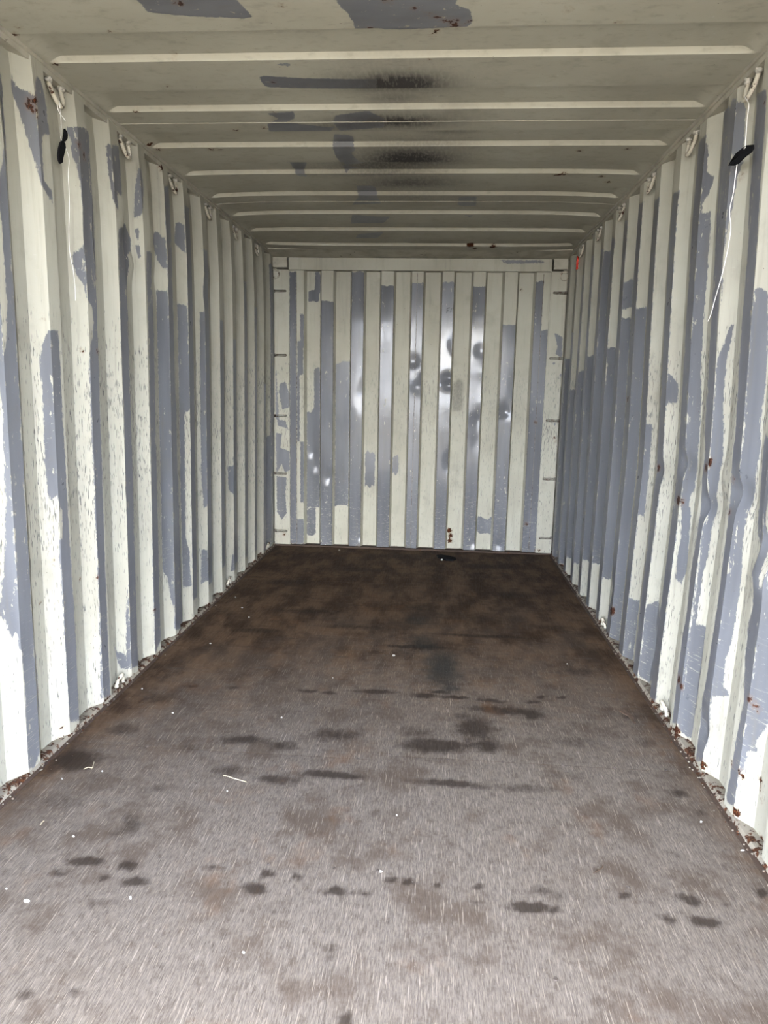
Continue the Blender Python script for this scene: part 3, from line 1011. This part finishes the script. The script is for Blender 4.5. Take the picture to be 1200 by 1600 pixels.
for i in range(len(SEAMS) - 1):
    a, b = SEAMS[i], SEAMS[i + 1]
    ys = [a + .0015, b - .0015]
    for bb in BANDS:
        for q in (-.201, -.198, -.196, -.190, -.188, -.185, -.13, -.10, -.06, -.013, -.010, -.008, -.002, 0, .003):
            ys.append(bb + q)
    ys += list(np.arange(a, b, .024))
    ys = np.array(sorted({round(y, 4) for y in ys if a + .001 < y < b - .001}))
    xs = np.concatenate([[-1.178], np.linspace(-1.165, -1.10, 8), np.linspace(-1.09, 1.09, 110), np.linspace(1.10, 1.165, 8), [1.178]])
    X, Y = np.meshgrid(xs, ys, indexing='ij')
    Z = roof_z(X, Y) + .0016 * (i % 2) + .004 * np.exp(-((Y - b) / .006) ** 2) * 0
    P = np.stack([X, Y, Z], -1)
    flat = np.stack([X.ravel(), Y.ravel()], 1)
    soot = np.zeros(len(flat))
    for (px, py, rx, ry, am) in SOOT:
        c = roof_pt(px, py)
        soot = np.maximum(soot, 1.35 * am * np.exp(-((flat[:, 0] - c[0]) / (1.2 * rx)) ** 2 - ((flat[:, 1] - c[1]) / (1.9 * ry)) ** 2))
    grid_mesh('roof_panel', P, M_roof, ceil, attrs={'paint': sdf_all(flat, roof_polys), 'rust': sdf_spots(flat, roof_rust), 'soot': soot}, flip=True, split=30)
    if i:   # weld bead on the seam
        n = 24
        mb = MB()
        pts = [(x, a, float(roof_z(np.array(x), np.array(a))) - .001) for x in np.linspace(-1.165, 1.165, n)]
        mb.tube(pts, .0013, 6)
        mb.build('weld_seam', M_rail, ceil)
# plate that closes the roof at the end wall
mb = MB()
pv = [(-1.178, 5.668, H - .010), (1.178, 5.668, H - .010), (1.178, D + .02, 2.366), (-1.178, D + .02, 2.366),
      (-1.178, 5.668, H + .03), (1.178, 5.668, H + .03), (1.178, D + .02, 2.44), (-1.178, D + .02, 2.44)]
mb.add(pv, boxdata(0, 1, 0, 1, 0, 1)[1])
mb.build('end_plate', M_rail, ceil)
# added blocker sheet over the whole roof, keeps the daylight out of the joints
MB().box(-1.26, 1.26, Y0, D + .12, 2.452, 2.462).build('roof_light_blocker', M_rail, ceil)

# ------------------------------------------------------------------ rails
for sx, nm in ((-1, 'trim_6'), (1, 'trim_7')):
    mb = MB()
    xs = sorted([sx * 1.173, sx * 1.262])
    mb.box(xs[0], xs[1], Y0, D + .12, 2.374, 2.452)
    # folded lip under the roof sheet
    xs = sorted([sx * 1.166, sx * 1.176])
    mb.box(xs[0], xs[1], Y0, D, 2.392, H + .004)
    tag(mb.build(nm, M_rail), kind='structure')
for sx, nm in ((-1, 'baseboard_left'), (1, 'baseboard_right')):
    mb = MB()
    prof = [(1.168, -.03), (1.168, .004), (1.176, .014), (1.26, .020), (1.26, -.03)]
    n = 60
    vs, fs = [], []
    yy = np.linspace(Y0, D + .05, n)
    for i, y in enumerate(yy):
        for (x, z) in prof:
            vs.append((sx * (x + random.uniform(-.0012, .0012)), y, z + (random.uniform(-.0015, .0015) if z > 0 else 0)))
    for i in range(n - 1):
        for k in range(5):
            q = (i * 5 + k, i * 5 + (k + 1) % 5, (i + 1) * 5 + (k + 1) % 5, (i + 1) * 5 + k)
            fs.append(q if sx > 0 else q[::-1])
    mb.add(vs, fs)
    o = mb.build(nm, M_sill)
    tag(o, kind='structure')
    xs = sorted([sx * 1.152, sx * 1.169])
    MB().box(xs[0], xs[1], Y0, D - .02, -.02, .0035).build('floor_angle', M_edge, o)
tag(MB().box(-1.17, 1.17, D - .03, D + .06, -.02, .012).build('baseboard_back', M_edge), kind='structure')

# added unseen blockers behind the sheets so no daylight leaks through the corners
for sx, nm in ((-1, 'light_blocker_left'), (1, 'light_blocker_right')):
    xs = sorted([sx * 1.268, sx * 1.276])
    tag(MB().box(xs[0], xs[1], Y0, D + .12, -.15, 2.462).build(nm, M_rail), kind='structure')
tag(MB().box(-1.276, 1.276, D + .125, D + .133, -.15, 2.462).build('light_blocker_back', M_rail), kind='structure')

# ------------------------------------------------------------------ floor
STAIN = [  # photo x, y, half width, half height (pixels), strength
    (135, 1346, 28, 8, 1), (200, 1352, 16, 8, .9), (90, 1365, 22, 7, .7), (210, 1376, 24, 8, 1), (155, 1370, 15, 6, .7), (330, 1356, 20, 7, .6), (400, 1388, 20, 9, .9), (420, 1366, 15, 7, .7),
    (467, 1368, 8, 7, .7), (525, 1394, 24, 8, .9), (565, 1397, 18, 5, .7), (610, 1377, 9, 6, .8), (638, 1379, 13, 6, .8), (687, 1382, 10, 6, .7), (748, 1384, 10, 7, .8), (745, 1411, 16, 5, .6),
    (825, 1416, 34, 8, 1.1), (865, 1420, 15, 6, .8), (845, 1392, 20, 9, .5), (975, 1400, 12, 6, .7), (1075, 1406, 16, 8, 1), (1100, 1438, 22, 8, 1), (1042, 1435, 12, 7, .7), (540, 1592, 14, 12, .8), (1130, 1412, 10, 6, .5),
    (35, 1550, 20, 12, .5), (110, 1555, 15, 8, .6), (430, 1420, 60, 15, .25), (870, 1400, 40, 20, .3), (515, 1500, 14, 50, .35), (350, 1460, 12, 20, .35),
    (481, 1080, 20, 3, .8), (514, 1082, 12, 3, .8), (586, 1081, 34, 4, .9), (663, 1086, 24, 4, .9), (712, 1090, 28, 3, .8), (690, 1081, 20, 3, .7), (767, 1095, 26, 3, .8), (833, 1097, 12, 3, .8), (847, 1089, 8, 3, .8), (877, 1090, 8, 3, .8),
    (300, 1072, 14, 3, .7), (365, 1075, 14, 3, .6), (652, 1011, 55, 3, .9), (756, 994, 80, 2.5, .8), (640, 950, 60, 8, .5), (740, 965, 90, 12, .45), (560, 980, 80, 4, .5),
    (743, 1138, 36, 24, .7), (680, 1165, 60, 12, .8), (784, 1110, 60, 7, .8), (828, 1116, 20, 9, .8), (650, 1145, 40, 10, .5), (760, 1165, 30, 12, .7), (720, 1120, 20, 8, .5),
    (514, 1211, 62, 6, .9), (707, 1225, 60, 6, .9), (820, 1232, 60, 8, .5), (437, 1218, 40, 9, .7), (382, 1156, 42, 8, .7), (520, 1148, 44, 12, .6), (440, 1165, 30, 10, .6), (355, 1205, 30, 10, .5),
    (120, 1188, 40, 18, .95), (190, 1140, 30, 12, .5), (250, 1090, 30, 10, .5), (200, 1290, 24, 24, .5), (160, 1410, 40, 10, .4), (300, 1170, 30, 8, .4), (1060, 1240, 14, 7, .7), (1095, 1270, 14, 6, .5), (985, 1120, 14, 6, .5),
    (900, 1160, 60, 10, .4), (1010, 1160, 20, 8, .5), (880, 1210, 70, 8, .35), (600, 1270, 50, 8, .3), (1190, 1395, 10, 8, .9), (90, 1250, 60, 20, .35), (250, 1230, 40, 12, .35), (905, 1050, 40, 8, .5), (930, 1020, 30, 8, .4),
    (560, 890, 60, 5, .6), (760, 885, 60, 5, .6), (450, 910, 50, 6, .6), (800, 930, 60, 6, .6), (480, 955, 60, 5, .6), (400, 985, 50, 5, .6), (860, 980, 40, 5, .5), (640, 870, 80, 5, .5),
]
OIL = [(690, 1045, 34, 34, 1.0), (665, 1005, 30, 18, .8), (650, 970, 30, 14, .7), (700, 1075, 24, 12, .8), (630, 1020, 24, 18, .5)]


def fl_attr(flat, lst):
    x, y = flat[:, 0], flat[:, 1]
    flat = np.stack([x + .006 * np.sin(31 * y + 9 * np.sin(7 * x)) + .005 * np.sin(83 * y + 5 * x) + .005 * np.sin(140 * x + 57 * y),
                     y + .004 * np.sin(17 * x + 6 * np.sin(5 * y)) + .003 * np.sin(57 * x - 13 * y + 3 * np.sin(23 * x)) + .003 * np.sin(171 * x + 41 * y)], 1)
    v = np.zeros(len(flat))
    for (px, py, rx, ry, am) in lst:
        c = on_plane(px, py, 2, 0)
        a = on_plane(px + rx, py, 2, 0)
        b = on_plane(px, py - ry, 2, 0)
        b2 = on_plane(px, py + ry, 2, 0)
        wx = max(.006, abs(a[0] - c[0]))
        wy = max(.006, abs(b[1] - b2[1]) / 2)
        v = np.maximum(v, am * np.exp(-((flat[:, 0] - c[0]) / wx) ** 2 - ((flat[:, 1] - c[1]) / wy) ** 2))
    return v


floor = MB().box(-1.26, 1.26, Y0, D + .1, -.06, -.022).build('floor', M_edge)
tag(floor, kind='structure')
XC = -0.012
sheets = []
for (x0, x1, cuts) in ((-1.166, XC - .0003, [Y0, 2.394, 4.80, D - .01]), (XC + .0003, 1.166, [Y0, 2.430, 4.83, D - .01])):
    for i in range(3):
        a, b = cuts[i] + .0008, cuts[i + 1] - .0008
        nx, ny = 92, int((b - a) / .014)
        xs, ys = np.linspace(x0, x1, nx), np.linspace(a, b, ny)
        X, Y = np.meshgrid(xs, ys, indexing='ij')
        # slightly rounded sheet edges
        ed = np.minimum(np.minimum(X - x0, x1 - X), np.minimum(Y - a, b - Y))
        Z = np.where(ed < 1e-6, -.0008, 0) 
        flat = np.stack([X.ravel(), Y.ravel()], 1)
        worn = np.interp(flat[:, 1], [1.2, 2.2, 2.9, 3.6, 4.4, 5.9], [1.2, 1.02, .68, .28, .02, -.15])
        worn = worn + .35 * np.exp(-((flat[:, 0] - .62) / .30) ** 2 - ((flat[:, 1] - 2.25) / .35) ** 2) + .25 * np.exp(-((flat[:, 0] - .15) / .3) ** 2 - ((flat[:, 1] - 1.5) / .3) ** 2)
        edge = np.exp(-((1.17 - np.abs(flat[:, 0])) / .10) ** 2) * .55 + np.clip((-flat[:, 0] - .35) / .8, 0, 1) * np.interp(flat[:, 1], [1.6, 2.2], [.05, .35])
        P = np.stack([X, Y, Z], -1)
        # add skirt so that the sheet has thickness
        o = grid_mesh('plywood_sheet', P, M_floor, floor, attrs={'worn': worn - edge, 'stain': fl_attr(flat, STAIN), 'oil': fl_attr(flat, OIL)})
        sheets.append((x0, x1, a, b, o))
        v, f = boxdata(x0, x1, a, b, -.022, -.0016)
        me = o.data
        # thickness as a separate slab under the printed top, joined into the same mesh
        import bmesh
        bm = bmesh.new(); bm.from_mesh(me)
        bvs = [bm.verts.new(q) for q in v]
        for q in f:
            bm.faces.new([bvs[k] for k in q])
        bm.to_mesh(me); bm.free()

# countersunk screws along the seams
SCREWS = [(558, 1185), (609, 1179), (609, 1189), (469, 1180), (382, 1173), (786, 1190), (879, 1195), (575, 1321), (548, 1232), (885, 1206), (620, 1082), (573, 1120), (523, 1357), (590, 1360), (868, 1530), (420, 1350), (982, 1386), (230, 1166),
          (960, 1199), (700, 1187), (1040, 1203)]
smesh = None
for (px, py) in SCREWS:
    p = on_plane(px, py, 2, 0)
    par = min(sheets, key=lambda s: (max(s[0] - p[0], 0, p[0] - s[1]) + max(s[2] - p[1], 0, p[1] - s[3])))[4]
    if smesh is None:
        mb = MB()
        n = 12
        vs = [(0, 0, .0006)] + [(.0042 * math.cos(2 * math.pi * k / n), .0042 * math.sin(2 * math.pi * k / n), .0022) for k in range(n)] + \
             [(.0060 * math.cos(2 * math.pi * k / n), .0060 * math.sin(2 * math.pi * k / n), .0008) for k in range(n)] + \
             [(.0060 * math.cos(2 * math.pi * k / n), .0060 * math.sin(2 * math.pi * k / n), -.006) for k in range(n)]
        fs = []
        for k in range(n):
            j = (k + 1) % n
            fs += [(0, 1 + k, 1 + j), (1 + k, 1 + n + k, 1 + n + j, 1 + j), (1 + n + k, 1 + 2 * n + k, 1 + 2 * n + j, 1 + n + j)]
        mb.add(vs, fs)
        o = mb.build('screw', M_screw, par)
        smesh = o.data
    else:
        o = bpy.data.objects.new('screw', smesh)
        C.objects.link(o)
        o.parent = par
    o.location = (p[0], p[1], 0)

# ------------------------------------------------------------------ lashing rings on the rails
ORD = ['first', 'second', 'third', 'fourth', 'fifth', 'sixth', 'seventh']


def lashing_ring(side, y, label, group, top=True, seed=0, span=.040, drop=.072):
    x0 = side * 1.186
    z0 = 2.374 if top else .018
    sg = -1 if top else 1
    r = empty('lashing_ring', (x0, y, z0))
    pts = []
    n = 14
    for i in range(n + 1):
        w = math.pi * i / n
        yy = -span * math.cos(w)
        zz = sg * drop * (math.sin(w) ** .8)
        xx = -side * .014 * math.sin(w)
        pts.append((xx, yy + (.012 * math.sin(w) if top else 0), zz))
    MB().tube(pts, .0078, 10).build('bar', M_ring, r, smooth=True)
    for q, yy in enumerate((-span, span)):
        MB().blob((-side * .004, yy, sg * .005), .016 if top else .010, (.9, 1.0, .7), seed * 7 + q, .22).build('weld', M_weld, r, smooth=True)
    tag(r, label, 'ring', group)
    return r


sname = {-1: 'left', 1: 'right'}
for side in (-1, 1):
    base = 2.603 if side < 0 else 2.600
    n = 6
    for i in range(n):
        nth = ORD[n - 1 - i]
        if i == 0:
            lab = 'bent lashing ring under the top rail, thin string and black scrap hanging below it' if side < 0 else \
                'bent steel lashing ring under the top rail with a long white string tied to it'
        else:
            lab = 'lashing ring under the top rail, %s from the end wall on the %s side' % (
                nth, 'brighter, undented' if side < 0 else 'dented, torn')
        lashing_ring(side, base + .556 * i, lab, 'lashing rings along the top rails', True, seed=i + (10 if side > 0 else 0))
p = hit_wall(-1, 189, 1068); yb = YE[-1] + PIT * 3 + .10
bots = [(-1, YE[-1] + PIT * 2 + .10, 'rust-eaten lashing ring at the floor edge where the white paint is brightest'),
        (-1, YE[-1] + PIT * 8 + .10, 'small pale lashing ring at the floor edge past the green-grey painted rib foot'),
        (-1, YE[-1] + PIT * 12 + .10, 'small pale lashing ring at the floor edge right beside the corner post'),
        (1, YE[1] + PIT * 2 + .10, 'rusty lashing ring with a bright worn bar at the floor edge below dented ribs'),
        (1, YE[1] + PIT * 6 + .10, 'dull rusty lashing ring at the floor edge among flaking rusted rib feet')]
for i, (side, y, lab) in enumerate(bots):
    lashing_ring(side, y, lab, 'lashing rings along the floor edges', False, seed=40 + i, span=.032, drop=.045)

# rings and thin lashing bars on the corner posts of the end wall
for side in (-1, 1):
    rx = side * 1.150
    r = empty('post_ring', (rx, YP - .012, 2.24))
    pts = [(.032 * math.cos(2 * math.pi * i / 20), -.004, .032 * math.sin(2 * math.pi * i / 20)) for i in range(21)]
    MB().tube(pts, .006, 8).build('ring', M_ring, r, smooth=True)
    MB().box(-.010, .010, -.006, .014, .020, .044).build('lug', M_rail, r)
    tag(r, 'round steel ring at the head of the %s corner post' % ('grey-smeared' if side < 0 else 'cleaner white'),
        'ring', 'rings at the heads of the corner posts')
    rows = (455, 555, 649.5, 739.5, 829) if side < 0 else (458, 560, 657, 748, 840)
    for i, row in enumerate(rows):
        q = on_plane(441 if side < 0 else 862 - (row - 458) * .045, row, 1, YP)
        xa, xb = (-1.172, -1.172 + .112) if side < 0 else (1.172 - .105, 1.172)
        z = q[2]
        b = empty('lashing_bar', ((xa + xb) / 2, YP, z))
        hw = (xb - xa) / 2
        pts = [(side * hw, .006, .006), (side * hw, -.016, .006), (-side * hw * .92, -.018, .006), (-side * hw, -.018, 0), (-side * hw * .92, -.018, -.006),
               (side * hw, -.016, -.006), (side * hw, .006, -.006)]
        MB().tube(pts, .0034, 6).build('rod', M_darkbar, b, smooth=True)
        MB().box(side * hw * .9 - .010, side * hw * .9 + .010, -.010, .004, -.012, .012).build('weld_pad', M_darkbar, b)
        tag(b, 'thin looped lashing bar on the %s corner post, %s above the floor' % (
            'grey-smeared' if side < 0 else 'cleaner white', ORD[4 - i]), 'lashing bar', 'lashing bars on the corner posts')

# ------------------------------------------------------------------ strings and scraps
def surf(side, px, py, off=.006):
    h = hit_wall(side, px, py)
    return (h[0] - side * off, h[1], h[2])


def smooth_path(pts, n=6):
    out = []
    P = [Vector(p) for p in pts]
    for i in range(len(P) - 1):
        p0, p1, p2, p3 = P[max(i - 1, 0)], P[i], P[i + 1], P[min(i + 2, len(P) - 1)]
        for k in range(n):
            t = k / n
            out.append(.5 * ((2 * p1) + (-p0 + p2) * t + (2 * p0 - 5 * p1 + 4 * p2 - p3) * t * t + (-p0 + 3 * p1 - 3 * p2 + p3) * t ** 3))
    out.append(P[-1])
    return out


# left: hangs straight down from the bottom of the ring, in the recess of the wall
def hang(side, y, ztop, path, name, r, label, cat):
    """path: list of (dy, dz, dx inward) from the ring bottom"""
    pts = [(side * 1.172 - side * dx, y + dy, ztop + dz) for dy, dz, dx in path]
    o = MB().tube(smooth_path(pts), r, 6).build(name, M_string, None, True)
    return tag(o, label, cat)


def pix_path(side, pts, plane_x):
    """string in the vertical plane x = plane_x that runs along the wall"""
    out = []
    for px, py in pts:
        q = on_plane(px, py, 0, side * plane_x)
        out.append(tuple(q))
    return out


lp = pix_path(-1, [(93, 158), (94, 172), (95.5, 190), (95.5, 210), (95, 216), (100, 226), (106, 240), (108, 252), (106.5, 272), (108, 300), (108.5, 330), (107.5, 360), (109, 395), (114, 420), (117, 446), (118, 470)], 1.150)
tag(MB().tube(smooth_path(lp), .0009, 5).build('string', M_string, None, True), 'thin white string hanging from a ring past a black scrap of tape', 'string')
tl = pix_path(-1, [(90, 164), (90.5, 170), (94, 178), (99, 184), (102, 189)], 1.150)
tag(MB().tube(smooth_path(tl), .0014, 5).build('string_tail', M_string, None, True), 'short loose tail of string below a bent lashing ring', 'string')
rp = pix_path(1, [(1164, 152), (1168, 158), (1170, 165), (1167.5, 185), (1166, 205), (1164.5, 226), (1164, 231), (1157, 238), (1152, 256), (1149, 275), (1146, 300), (1140, 330), (1142, 355), (1138, 385), (1135, 400), (1128, 430), (1120, 458), (1115, 475), (1111, 490), (1106, 502)], 1.150)
tag(MB().tube(smooth_path(rp), .0014, 6).build('string', M_string, None, True), 'long white string tied to a ring, hanging down over the grey ribs', 'string')


def strip(name, outlines, side, plane_x, label, twist=.012, mat=None):
    """thin folded scrap of tape: outlines in photo pixels on the string's plane, with thickness and a fold"""
    mb = MB()
    if not isinstance(outlines[0], list):
        outlines = [outlines]
    for outline in outlines:
        P = [Vector(on_plane(a, b, 0, side * plane_x)) for a, b in outline]
        c = sum(P, Vector()) / len(P)
        P = [p + Vector((-side * twist * math.sin(9 * i / len(P)), 0, 0)) for i, p in enumerate(P)]
        th = Vector((-side * .006, 0, 0))
        vs = [p for p in P] + [p + th for p in P] + [c + Vector((side * twist * .6, 0, 0)), c + th * 1.8]
        n = len(P)
        fs = []
        for i in range(n):
            j = (i + 1) % n
            fs += [(i, j, n + j, n + i), (j, i, 2 * n), (n + i, n + j, 2 * n + 1)]
        mb.add(vs, fs)
    return tag(mb.build(name, mat or M_black), label, 'scrap')


strip('black_tape_scrap', [[(95.5, 219), (98.5, 224), (98.8, 231), (97.2, 240), (96, 250), (97.5, 253.5), (94, 256), (91, 251), (88.5, 243), (88.6, 232), (91, 223)],
                           [(99.2, 201), (101, 206), (102.8, 211), (104.2, 217), (101, 221.5), (96.5, 219), (96.8, 210)]], -1, 1.154,
      'black scrap of tape knotted in a thin string, hanging upright beside a grey patch', .004)
strip('black_tape_scrap', [(1142, 256), (1150, 249), (1158, 240), (1165, 233), (1170, 227), (1175, 226), (1173, 232), (1170, 238), (1164, 245), (1157, 256), (1153, 259), (1146, 259)], 1, 1.158,
      'black scrap of tape slung aslant behind a long white string')
q = hit_wall(1, 903, 411)
mb = MB()
for i in range(4):
    mb.blob((q[0] - .006, q[1] - .01, q[2] + .032 - .022 * i), .013, (.6, .8, 1.2), 90 + i, .4)
tag(mb.build('red_scrap', M_red), 'tiny red scrap stuck high on a rib next to the end wall', 'scrap')

# ------------------------------------------------------------------ debris on the floor
def slab_poly(name, pts, z, th, mat, label, cat, group=None, bend=0.0):
    n = len(pts)
    cx = sum(p[0] for p in pts) / n
    cy = sum(p[1] for p in pts) / n
    rr = random.Random(len(name) + n)
    vs = [(p[0], p[1], z) for p in pts] + [(p[0], p[1], z + th + bend * rr.random()) for p in pts] + [(cx, cy, z), (cx, cy, z + th + bend * .4)]
    fs = []
    for i in range(n):
        j = (i + 1) % n
        fs += [(i, j, n + j, n + i), (j, i, 2 * n), (n + i, n + j, 2 * n + 1)]
    return tag(make_mesh(name, vs, fs, mat), label, cat, group)


def fpx(pts):
    return [tuple(on_plane(a, b, 2, 0)[:2]) for a, b in pts]


slab_poly('black_rubbish_scrap', fpx([(682, 869), (690, 868.5), (700, 871), (711, 873), (712.5, 875), (708, 877), (697, 876.5), (688, 873.5), (684, 872)]), .0015, .010, M_black,
          'flat black scrap lying on the floor before the end wall', 'scrap', bend=.008)
tag(MB().tube([(*on_plane(689, 874.5, 2, 0.008)[:2], .008), (*on_plane(691.5, 874.7, 2, 0.008)[:2], .009)], .006, 6).build('white_chip', M_flake), 'white chip lying against the black scrap before the end wall', 'chip')
slab_poly('dead_leaf', fpx([(967, 1112), (975, 1111), (982, 1116), (990, 1122), (993, 1132), (988, 1128), (983, 1121), (974, 1116)]), .0012, .002, M_leaf,
          'dark curled dead leaf on the floor near the dented wall', 'leaf', bend=.006)
for pts, lab in (([(349, 1213), (356, 1214), (364, 1217), (375, 1220), (385, 1223)], 'long pale straw lying across the floor by a zigzag water stain'),
                 ([(131, 1203), (138, 1200), (144, 1201), (146, 1196), (147, 1192)], 'short bent pale straw lying on the darkest floor stain'),
                 ([(63, 1290), (66, 1286), (69, 1284)], 'tiny pale straw by the rusty floor edge')):
    P = [(*on_plane(a, b, 2, 0)[:2], .003) for a, b in pts]
    tag(MB().tube(smooth_path(P, 4), .0018, 5).build('straw', M_straw, None, True), lab, 'straw')
P = [(*on_plane(a, b, 2, 0)[:2], .002) for a, b in [(927, 1365), (935, 1361), (941, 1357), (942, 1352)]]
tag(MB().tube(smooth_path(P, 5), .0016, 5).build('dark_fibre', M_leaf, None, True), 'short dark hooked fibre lying on the pale worn floor', 'fibre')
FL = [(41, 1409, 10, 5), (204, 1404, 5, 4), (380, 1490, 5, 3), (97, 1218, 3, 2), (222, 1077, 3, 2), (275, 990, 2, 1), (378, 950, 3, 1.5), (389, 965, 3, 1.5), (368, 934, 2, 1), (329, 1006, 3, 1.5), (615, 1025, 5, 2), (440, 1122, 3, 2), (355, 1237, 3, 2),
      (115, 1308, 4, 2), (160, 1206, 3, 2), (595, 1363, 5, 3), (520, 1060, 2, 1), (530, 860, 3, 1), (620, 1275, 3, 2), (886, 1038, 2, 1), (10, 1390, 3, 2), (270, 1115, 4, 1), (1160, 1330, 5, 2), (1095, 1285, 4, 2)]
for i, (px, py, a, b) in enumerate(FL):
    rr = random.Random(i)
    pts = []
    for k in range(6):
        w = 2 * math.pi * k / 6
        s = rr.uniform(.6, 1.1)
        pts.append((px + a * .6 * s * math.cos(w), py + b * .6 * s * math.sin(w)))
    slab_poly('paint_flake', fpx(pts), .0016, .0015, M_flake, 'tiny pale flake of paint lying loose on the floorboards', 'paint flake', 'paint flakes on the floor', .002)
# grit swept against the rail
for side, lab in ((1, 'crumbs of grit and flaked paint along the floor edge under the dented wall'), (-1, 'crumbs of grit and rust along the floor edge under the brighter wall')):
    mb = MB()
    for i in range(170):
        y = random.uniform(1.7, 4.8)
        mb.blob((side * (1.163 + random.gauss(0, .012)), y, .006 + random.uniform(0, .003)), random.uniform(.0015, .0042), (1, 1, .7), 500 + i, .3, 5, 3)
    o = mb.build('grit', rusty('grit_%s' % sname[side], (.16, .14, .11), .5, 60))
    tag(o, lab, 'grit', kind='stuff')

# ------------------------------------------------------------------ yard outside
g = MB().box(-40, 40, -60, 40, -.45, -.15).build('ground', M_ground)
tag(g, kind='structure')
# door end frame
tag(MB().box(-1.30, -1.16, Y0 - .10, Y0, -.15, 2.50).box(1.16, 1.30, Y0 - .10, Y0, -.15, 2.50).box(-1.30, 1.30, Y0 - .10, Y0, 2.36, 2.50).build('door_1', M_rail), kind='structure')
tag(MB().box(-1.30, 1.30, Y0 - .10, Y0, -.15, -.002).build('trim_11', M_edge), kind='structure')
